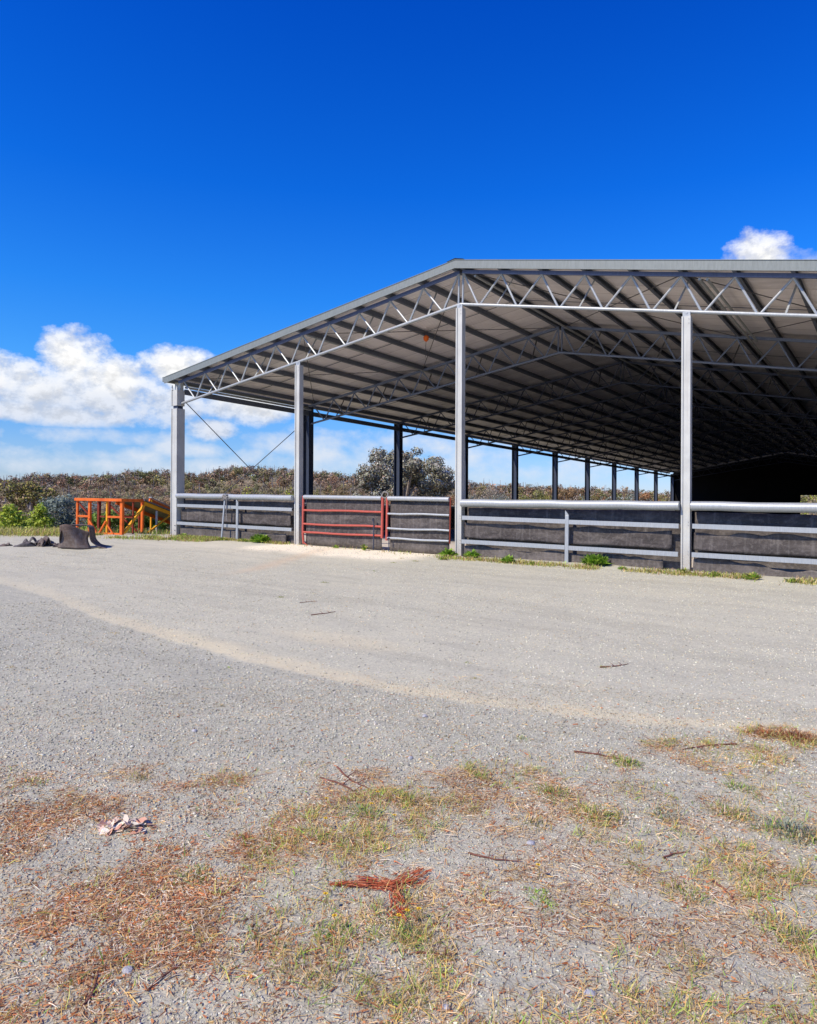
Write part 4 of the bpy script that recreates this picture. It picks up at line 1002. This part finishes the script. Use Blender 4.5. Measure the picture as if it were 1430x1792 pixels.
# grass tufts, each a thing
def tuft(x, y, s, n, cols, label, name='grass_tuft', group='grass tufts on the gravel'):
    n = int(n * 1.7) if s < .2 else n
    az = RNG.random(n) * 2 * pi; el = .15 + 1.2 * RNG.random(n); L = s * (.4 + .6 * RNG.random(n)); r0 = s * .95 * RNG.random(n) ** .8; L = L * (1.05 - .5 * r0 / s) * .8
    d = np.stack([np.cos(az) * np.cos(el), np.sin(az) * np.cos(el), np.sin(el)], 1); a2 = az + RNG.normal(size=n) * 1.2; b = np.stack([r0 * np.cos(a2) * 1.25, r0 * np.sin(a2) * .85, 0 * az - .004], 1)
    sd_ = np.stack([-np.sin(az), np.cos(az), 0 * az], 1); w_ = (.0011 + .0009 * RNG.random(n))[:, None] * (1 if s < .12 else 1.3)
    p1 = b + d * (L * .55)[:, None]; p2 = p1 + d * (L * .45)[:, None] * np.array((1.4, 1.4, .45)); p2[:, 2] -= L * .1
    V = np.stack([b - sd_ * w_, b + sd_ * w_, p1 + sd_ * w_, p1 - sd_ * w_, p2 + sd_ * w_ * .2, p2 - sd_ * w_ * .2], 1).reshape(-1, 3)
    F0 = np.array([(0, 1, 2, 3), (3, 2, 4, 5)]); F = (F0[None] + np.arange(n)[:, None, None] * 6).reshape(-1, 4)
    C = np.array(cols)[RNG.integers(0, len(cols), n)] * (.7 + .6 * RNG.random((n, 1)))
    o = fast_mesh(name, V, F, STRAW, np.repeat(C, 6, axis=0)); o.location = (x, y, hz(x, y)); return tag(o, label, 'grass tuft', group)
GT = [GREEN, (.28, .38, .08), OLIVE, (.18, .26, .06), TAN]; GY = [GOLD, OLIVE, (.42, .42, .12), TAN, PALE]; GB = [(.24, .30, .19), (.32, .37, .26), GREEN, (.36, .38, .28), TAN]
TUFTS = [(6.46, -10.22, .06, 40, GT, 'small green tuft on the gravel left of centre in the near yard'), (7.13, -10.25, .09, 160, GT, 'dense dark green tuft at the end of the long red twig'),
 (7.48, -10.77, .09, 70, GB, 'blue green rosette tuft in the middle of the right foreground'), (7.72, -10.56, .11, 110, GT + GY, 'green and gold tuft at the right, below the brown clump'),
 (8.01, -10.58, .15, 260, GB, 'widest blue green weed mat at the right edge'), (7.72, -10.18, .08, 80, GT, 'bright green tuft right of the long red twig'), (7.23, -10.98, .12, 120, GY + GT, 'upright green gold tuft right of the straw patch'),
 (7.74, -11.42, .09, 110, GT + GY, 'green tuft with bright leaves in the lower right'), (8.15, -11.49, .10, 120, GY + GT, 'yellow green tuft touching the right edge low down'), (7.26, -11.78, .06, 50, [LIME, GREEN], 'lime green sprig with one yellow flower'),
 (6.74, -12.43, .08, 110, GT, 'green weed with yellow flowers at bottom centre'), (6.92, -12.28, .08, 90, GT + GB, 'green weed with three yellow flowers right of bottom centre'), (6.01, -12.46, .09, 110, GY + GT, 'olive tuft left of the red bark'),
 (4.96, -11.99, .08, 90, GY, 'pale tuft above the dry leaf pile'), (4.57, -12.35, .07, 70, GY + GT, 'small tuft near the left edge above the brown litter'), (6.98, -11.23, .09, 90, GY, 'gold tuft in the straw patch, nearer one'),
 (6.94, -10.86, .11, 170, GY + GT, 'thick olive tuft at the right of the straw patch'), (6.31, -11.38, .09, 120, GT + GY, 'olive tuft at the top of the straw patch'), (6.25, -11.62, .09, 130, GT + GB, 'flowering green mat in the middle of the straw patch'),
 (5.97, -12.13, .07, 80, [RUST, BRN, OLIVE], 'dark rusty tuft left of the straw patch'), (7.92, -11.08, .07, 60, GT, 'thin green tuft above the lower right stones'), (5.19, -8.66, .045, 30, GT, 'tiny green tuft in the far middle gravel'),
 (5.51, -9.14, .05, 30, GY, 'tiny gold tuft just beyond the sandy track'), (6.30, -8.17, .06, 45, GY + GT, 'small tuft with a red twig beyond the sandy track'), (1.42, -9.76, .06, 40, GY, 'small gold tuft on the coarse gravel at left'),
 (2.03, -11.17, .05, 40, GY, 'small pale tuft low on the left gravel'), (4.32, -10.84, .05, 40, [TAN, BRN, OLIVE], 'small brown tuft in the middle of the near gravel'), (3.56, -10.07, .04, 30, GT, 'dark green speck of grass on the left gravel'),
 (.65, -5.39, .07, 50, GT, 'green tuft far out in front of the gates'), (1.16, -6.93, .06, 50, GT, 'dark tuft on the gravel well in front of the gates'), (.37, -3.66, .06, 40, GT, 'small tuft between the gates and the yard middle'),
 (-.17, -2.24, .07, 50, GT, 'green tuft in front of the right gate'), (-.01, -1.70, .08, 60, GT, 'green tuft close to the right gate'), (-.5, -1.5, .07, 50, GY + GT, 'yellow green tuft where the pale stones end'), (7.05, -10.42, .05, 40, GY, 'gold sprig under the long red twig'),
 (7.32, -11.84, .05, 30, [LIME, GREEN], 'lime sprig right of the single yellow flower')]
tufts = []
for q in TUFTS: tufts.append(tuft(*q))
# brown dead clump at the right
tuft(7.90, -9.15, .13, 420, [RUST, BRN, (.30, .16, .08), TAN], 'large rust brown dead clump beside the sandy track at the right edge')
tuft(7.72, -9.2, .10, 220, [RUST, BRN, (.30, .16, .08)], 'smaller rust brown dead clump left of the large one')

# yellow flowers
FLO = flat_mat('yellow petals', (.85, .66, .04), (.75, .48, .02)); FLC = flat_mat('flower centre', (.35, .16, .02), (.2, .09, .02))
for i, (x, y) in enumerate([(6.63, -12.35), (6.75, -12.44), (6.94, -12.25), (6.96, -12.2), (6.93, -12.29), (7.21, -11.68), (6.30, -11.62), (6.21, -11.86), (6.08, -11.7), (7.82, -9.95), (7.29, -9.8), (6.25, -11.5), (6.46, -11.65)]):
    zz = hz(x, y); hh = .05 + .02 * random.random(); f = empty('dandelion', (x, y, zz))
    lab = ['yellow flower left of bottom centre, highest of its weed', 'yellow flower above dark soil at bottom centre', 'middle of three yellow flowers near the red bark', 'rightmost of three yellow flowers near the red bark', 'leftmost of three yellow flowers near the red bark',
           'single yellow flower on the lime sprig', 'yellow flower in the middle of the straw patch', 'yellow flower at the left side of the straw patch', 'pale yellow flower at the far left of the straw patch', 'lone yellow flower among green tufts at right', 'small yellow flower near the sandy track', 'yellow flower at the top of the straw patch', 'yellow flower right of the flowering mat'][i]
    tag(f, lab, 'flower', 'yellow flowers in the foreground')
    m = MB()
    for k in range(11):
        a = k * 2 * pi / 11; l = .011; c, s = cos(a), sin(a)
        m.add([(0, 0, hh), (c * l * .6 - s * .003, s * l * .6 + c * .003, hh + .003), (c * l, s * l, hh + .002), (c * l * .6 + s * .003, s * l * .6 - c * .003, hh + .003)], [(0, 1, 2, 3)])
    m.build('petals', FLO, f); m = MB(); m.tube([(0, 0, hh), (0, 0, hh + .004)], .003, 6); m.build('flower_centre', FLC, f)
    m = MB(); m.tube([(.003, 0, -.01), (.005, .002, hh * .6), (0, 0, hh)], .0012, 5); m.build('stem', STEM, f)

# twigs
TW = [(2.46, -7.75, 2.54, -7.38, 'short red stick lying alone in the middle of the yard'), (1.74, -7.17, 1.84, -6.93, 'thin stick just beyond the short red stick'), (6.26, -8.2, 6.42, -7.90, 'red twig beside a tuft beyond the sandy track'),
 (6.82, -10.27, 7.14, -10.23, 'long red twig on the coarse gravel ending at a dense green tuft'), (5.78, -11.25, 6.12, -11.38, 'dark red twig at the top left of the straw patch'), (5.80, -11.43, 6.16, -11.49, 'dark curved twig across the upper straw patch'),
 (6.87, -11.66, 7.08, -11.60, 'dark twig on bare ground right of the straw patch'), (7.81, -11.26, 7.92, -11.38, 'dark slanting twig in the lower right'), (6.34, -13.16, 6.22, -13.04, 'dark twig at the bottom left'),
 (6.44, -13.0, 6.43, -12.83, 'pale forked twig left of bottom centre'), (7.61, -9.53, 7.35, -9.82, 'curved pale twig left of the brown clump'), (7.59, -11.19, 7.66, -11.08, 'short reddish twig in the right foreground'), (7.05, -12.35, 7.17, -12.28, 'thin twig right of the flowering weeds')]
for i, (x0, y0, x1, y1, lab) in enumerate(TW):
    n = 7; P = []
    L = sqrt((x1 - x0) ** 2 + (y1 - y0) ** 2); nx, ny = -(y1 - y0) / L, (x1 - x0) / L
    for k in range(n + 1):
        t_ = k / n; b_ = sin(t_ * 3.1) * L * .08 * (1 if i % 2 else -1) + random.uniform(-1, 1) * L * .015; xx = x0 + (x1 - x0) * t_ + nx * b_; yy = y0 + (y1 - y0) * t_ + ny * b_
        P.append((xx - x0, yy - y0, hz(xx, yy) - hz(x0, y0) + .006))
    r_ = .004 if L < .3 else .0055
    m = MB(); m.tube(P, [r_ * (1.1 - .6 * k / n) for k in range(n + 1)], 6)
    for k in (3, 5): m.tube([P[k], (P[k][0] + nx * L * .12, P[k][1] + ny * L * .12, P[k][2] + .015), (P[k][0] + nx * L * .2 + .01, P[k][1] + ny * L * .2, P[k][2] + .018)], [r_ * .6, r_ * .4, r_ * .2], 5)
    o = m.build('twig', TWIG, None, smooth=True); o.location = (x0, y0, hz(x0, y0)); tag(o, lab, 'twig', 'twigs on the ground')

# dry leaf pile, each leaf one curled face; the pile is one drift
def leaf_drift(name, label, cx, cy, rx, ry, n, L, cols, cat, rz=0, asp=.35, lift=.03):
    az = RNG.random(n) * 2 * pi; r = RNG.random(n) ** .7; a = r * np.cos(az) * rx; b = r * np.sin(az) * ry
    x = a * RT2[0] + b * FW2[0]; y = a * RT2[1] + b * FW2[1]
    z = height(cx + x, cy + y) - hz(cx, cy) + lift * (1 - r) * RNG.random(n) + .004
    th = RNG.random(n) * 2 * pi if rz is None else rz + RNG.normal(size=n) * .35
    el = RNG.normal(size=n) * .35; d = np.stack([np.cos(th) * np.cos(el), np.sin(th) * np.cos(el), np.sin(el)], 1)
    s = np.stack([-np.sin(th), np.cos(th), RNG.normal(size=n) * .5], 1); l = (L * (.5 + .7 * RNG.random(n)))[:, None]; c = np.stack([x, y, z], 1); up = np.array((0, 0, 1.))
    V = np.stack([c - d * l * .5, c - d * l * .15 + s * l * asp * .5, c - up * l * .08, c - d * l * .15 - s * l * asp * .5, c + d * l * .25 + s * l * asp * .4 + up * l * .08, c + d * l * .25 - s * l * asp * .4 + up * l * .08, c + d * l * .5 + up * l * .15], 1)
    V[:, :, 2] = np.maximum(V[:, :, 2], z[:, None] - .003)
    F0 = np.array([(0, 1, 2, 3), (2, 1, 4, 6), (3, 2, 6, 5)]); F = (F0[None] + np.arange(n)[:, None, None] * 7).reshape(-1, 4)
    C = np.array(cols)[RNG.integers(0, len(cols), n)] * (.75 + .5 * RNG.random((n, 1)))
    o = fast_mesh(name, V.reshape(-1, 3), F, STRAW, np.repeat(np.clip(C, 0, .9), 7, axis=0)); o.location = (cx, cy, hz(cx, cy)); return tag(o, label, cat)
leaf_drift('leaf_pile', 'small pile of pale pinkish dead leaves in the left foreground', 5.42, -12.38, .125, .08, 80, .066, [(.82, .60, .46), (.86, .72, .56), (.60, .34, .24), (.88, .80, .66)], 'leaf pile', None, .42, .035)
def frond(name, label, segs, n, cols):
    cx, cy = segs[0][1]; z0 = hz(cx, cy); V = []; F = []; C = []
    for (ax, ay), (bx, by), wd, num in segs_full(segs, n):
        for _ in range(num):
            t_ = random.random(); l = random.uniform(.02, .07); th = atan2(by - ay, bx - ax) + random.gauss(0, .32)
            x = ax + (bx - ax) * t_ + random.gauss(0, wd * 1.5 * (.4 + .8 * t_)); y = ay + (by - ay) * t_ + random.gauss(0, wd * 1.5 * (.4 + .8 * t_)); z = hz(x, y) + .003 + random.random() * .014
            dx, dy = cos(th) * l / 2, sin(th) * l / 2; w_ = random.uniform(.001, .0032); up_ = random.uniform(-.004, .010); k = len(V)
            V += [(x - dx - cx, y - dy - cy, z - z0), (x - sin(th) * w_ - cx, y + cos(th) * w_ - cy, z - z0 + .003), (x + dx - cx, y + dy - cy, z - z0 + up_), (x + sin(th) * w_ - cx, y - cos(th) * w_ - cy, z - z0 + .001)]
            F.append((k, k + 1, k + 2, k + 3)); c_ = np.array(random.choice(cols)) * random.uniform(.7, 1.25); C += [c_] * 4
    o = fast_mesh(name, V, F, STRAW, np.clip(np.array(C), 0, .9)); o.location = (cx, cy, z0); return tag(o, label, 'dead frond')
def segs_full(segs, n): return [(a_, b_, w_, int(n * f_)) for a_, b_, w_, f_ in segs]
frond('dead_frond', 'flat rust red dead frond spread over the gravel at bottom centre', [((6.54, -12.20), (6.74, -12.08), .008, .35), ((6.74, -12.08), (6.80, -11.93), .022, .35), ((6.76, -12.08), (6.90, -12.23), .014, .3), ((6.60, -12.11), (6.78, -12.06), .016, .25)], 420,
      [(.50, .12, .05), (.42, .09, .04), (.58, .22, .11), (.30, .08, .04)])

# bigger single stones
STN = flat_mat('pale stone', (.55, .54, .52), (.33, .33, .34), .85, 25)
for i, (x, y, s, lab) in enumerate(((7.27, -12.52, .013, 'white pebble at the bottom right of centre'), (7.06, -11.42, .016, 'dark tipped stone in the near gravel'), (5.70, -10.2, .018, 'pale stone by the sandy track'), (6.3, -12.98, .016, 'round grey stone at the bottom left'),
                                    (7.62, -12.2, .018, 'long grey stone at the lower right'), (6.05, -10.9, .015, 'blue grey stone above the straw patch'), (4.6, -11.3, .017, 'dark stone on the left gravel'))):
    P = []; m = MB(); n1, n2 = 6, 9
    for a in range(1, n1):
        for b in range(n2):
            ph = pi * a / n1; th = 2 * pi * b / n2; k = s * (1 + .25 * (random.random() - .5)); P.append((k * sin(ph) * cos(th) * 1.25, k * sin(ph) * sin(th), k * cos(ph) * .65))
    P += [(0, 0, s * .6), (0, 0, -s * .6)]
    F = [((a) * n2 + b, (a + 1) * n2 + b, (a + 1) * n2 + (b + 1) % n2, a * n2 + (b + 1) % n2) for a in range(n1 - 2) for b in range(n2)]
    F += [(len(P) - 2, b, (b + 1) % n2) for b in range(n2)] + [(len(P) - 1, (n1 - 2) * n2 + (b + 1) % n2, (n1 - 2) * n2 + b) for b in range(n2)]
    m.add(P, F); o = m.build('stone', STN, None); o.location = (x, y, hz(x, y) + s * .25); o.rotation_euler = (0, 0, i); tag(o, lab, 'stone', 'larger single stones')

# ---------------------------------------------------------------- world: sky and clouds
SUN_EL = radians(44); SUN_AZ = radians(200)      # compass style angle from +Y, clockwise
world = bpy.data.worlds.new('World'); scene.world = world; world.use_nodes = True
wt = world.node_tree
class W(NT):
    def __init__(s): s.t = wt
wn = W()
sky = wn.n('ShaderNodeTexSky', sky_type='NISHITA'); sky.sun_disc = False; sky.sun_elevation = SUN_EL; sky.sun_rotation = SUN_AZ
sky.air_density = 1.0; sky.dust_density = .3; sky.ozone_density = 2.0
gen = wn.n('ShaderNodeTexCoord').outputs['Generated']
sep = wn.n('ShaderNodeSeparateXYZ'); wn.l(gen, sep.inputs[0]); sx, sy, sz = sep.outputs
el = wn.math('ARCSINE', sz); az = wn.math('ARCTAN2', sx, sy)
SKYGAIN = [(0, (1.9, 2.05, 3.0)), (.10, (1.0, 1.78, 3.1)), (.20, (.55, 1.95, 3.7)), (.30, (.26, 1.75, 4.0)), (.45, (.07, 1.36, 4.1)), (.70, (.01, .95, 3.9)), (1.0, (.01, .80, 3.7))]
graded = wn.ramp(wn.math('DIVIDE', el, .9, True), [(p, tuple(v * .5 for v in c)) for p, c in SKYGAIN])
skyc = wn.mix(1.0, sky.outputs[0], graded, 'MULTIPLY')
# cloud density in the direction space
comb = wn.n('ShaderNodeCombineXYZ'); wn.l(az, comb.inputs[0]); wn.l(wn.math('MULTIPLY', el, 1.35), comb.inputs[1])
def cn(scale, det, off=(0, 0, 0), rough=.58, dist=0.0):
    mp = wn.n('ShaderNodeMapping'); wn.l(comb.outputs[0], mp.inputs[0]); mp.inputs['Location'].default_value = off
    return wn.noise(scale, det, rough, mp.outputs[0], dist)
def blob(a, e, ra_, re_, wgt=1.0, flat=False):
    dx = wn.math('DIVIDE', wn.math('SUBTRACT', az, a), ra_); dy = wn.math('DIVIDE', wn.math('SUBTRACT', el, e), re_)
    r2 = wn.math('ADD', wn.math('MULTIPLY', dx, dx), wn.math('MULTIPLY', dy, dy))
    return wn.math('MULTIPLY', wn.math('SUBTRACT', 1.0, r2), wgt)
BL = [(-1.029, .176, .046, .038), (-.989, .152, .100, .034), (-.902, .172, .062, .034), (-1.107, .146, .055, .032), (-1.002, .128, .200, .034), (-1.06, .108, .14, .018), (-.820, .128, .075, .026), (-.861, .098, .040, .017),
      (-1.35, .14, .14, .035), (-.150, .306, .042, .034), (-1.7, .16, .2, .05), (.35, .12, .25, .05), (.9, .1, .3, .04), (-2.5, .13, .3, .05), (1.9, .12, .3, .05)]
WB = [(-1.05, .100, .10, .012, .8), (-.74, .085, .09, .02, .75), (-.90, .070, .06, .014, .8), (-.12, .300, .06, .018, .4), (-.57, .085, .10, .02, .6), (-1.0, .080, .16, .012, .55), (-.72, .095, .10, .015, .5), (-.60, .052, .25, .020, .6), (-.95, .045, .25, .014, .6), (-1.047, .058, .110, .014, .5), (-.954, .057, .045, .016, .75), (-.716, .067, .050, .026, .7), (-.488, .067, .065, .034, .75), (-.365, .058, .070, .024, .6), (-.654, .074, .034, .023, .6), (-1.091, .055, .04, .010, .45), (-.25, .06, .06, .02, .6), (-.80, .06, .03, .016, .5)]
dens = None
for b in BL:
    q = blob(*b); dens = q if dens is None else wn.math('MAXIMUM', dens, q)
wisp = None
for b in WB:
    q = blob(*b); wisp = q if wisp is None else wn.math('MAXIMUM', wisp, q)
dens = wn.math('MAXIMUM', dens, -2.5); wisp = wn.math('MAXIMUM', wisp, -2.5)
n1 = cn(26, 7, rough=.62); n2 = cn(26, 7, (0, .014, 0), .62); n3 = cn(9, 5, (3, 1, 0))
f1 = wn.math('ADD', dens, wn.math('MULTIPLY', wn.math('SUBTRACT', n1, .5), 2.3))
f1 = wn.math('ADD', f1, wn.math('MULTIPLY', wn.math('SUBTRACT', n3, .5), .9))
mask1 = wn.ramp(f1, [(-.0, (0, 0, 0)), (.25, (.30, .30, .30)), (.62, (.80, .80, .80)), (1, (1, 1, 1))])
f2 = wn.math('ADD', wisp, wn.math('MULTIPLY', wn.math('SUBTRACT', cn(17, 7, (7, 2, 0), .6), .5), 3.0))
mask2 = wn.ramp(f2, [(.0, (0, 0, 0)), (1.0, (.85, .85, .85))])
# shading: thick low parts grey, upper rims white, plus relief from the noise offset
lowdark = wn.ramp(wn.math('ADD', wn.math('MULTIPLY', wn.math('SUBTRACT', el, .085), 11.0), wn.math('MULTIPLY', wn.math('SUBTRACT', n3, .5), .9)), [(0.05, (.74, .80, .92)), (.4, (.78, .83, .93)), (.66, (.97, .98, 1.0)), (1, (1.04, 1.04, 1.04))])
relief = wn.math('ADD', wn.math('MULTIPLY', wn.math('SUBTRACT', n1, n2), 1.4), 1.0)
relief = wn.math('MINIMUM', wn.math('MAXIMUM', relief, .86), 1.08)
cc = wn.mix(1.0, lowdark, relief, 'MULTIPLY')
CL = 9.3
cc = wn.mix(1.0, cc, (CL, CL, CL), 'MULTIPLY')
mix1 = wn.mix(mask2, skyc, wn.mix(1.0, (.82 * CL, .88 * CL, .98 * CL), (1., 1., 1.), 'MULTIPLY'))
final = wn.mix(mask1, mix1, cc)
world.cycles.sampling_method = 'MANUAL'; world.cycles.sample_map_resolution = 512
bg = wt.nodes['Background']; wn.l(final, bg.inputs['Color']); bg.inputs['Strength'].default_value = .10

sun = bpy.data.lights.new('sun', 'SUN'); sun.energy = 5.0; sun.angle = radians(.53); sun.color = (1, .89, .73)
so = bpy.data.objects.new('sun', sun); link(so)
sd_vec = np.array((sin(SUN_AZ) * cos(SUN_EL), cos(SUN_AZ) * cos(SUN_EL), sin(SUN_EL)))
import mathutils
so.rotation_euler = mathutils.Vector(sd_vec).to_track_quat('Z', 'Y').to_euler()

# ---------------------------------------------------------------- camera
cam = bpy.data.cameras.new('camera'); co = bpy.data.objects.new('camera', cam); link(co)
cam.sensor_fit = 'HORIZONTAL'; cam.sensor_width = 36; cam.lens = 36 * 1264.4 / 1430; cam.clip_end = 20000; cam.clip_start = .05
yaw, pit, rol = YAW, -.0085, .0184
fw = mathutils.Vector((sin(yaw) * cos(pit), cos(yaw) * cos(pit), sin(pit))); r0 = mathutils.Vector((cos(yaw), -sin(yaw), 0)); u0 = r0.cross(fw)
r2 = r0 * cos(rol) + u0 * sin(rol); u2 = -r0 * sin(rol) + u0 * cos(rol)
M = mathutils.Matrix((r2, u2, -fw)).transposed().to_4x4(); M.translation = mathutils.Vector(tuple(CAM)); co.matrix_world = M
scene.camera = co
scene.view_settings.view_transform = 'Standard'; scene.view_settings.look = 'None'; scene.view_settings.exposure = 0
scene.cycles.max_bounces = 5; scene.cycles.diffuse_bounces = 3; scene.cycles.glossy_bounces = 2; scene.cycles.transmission_bounces = 2
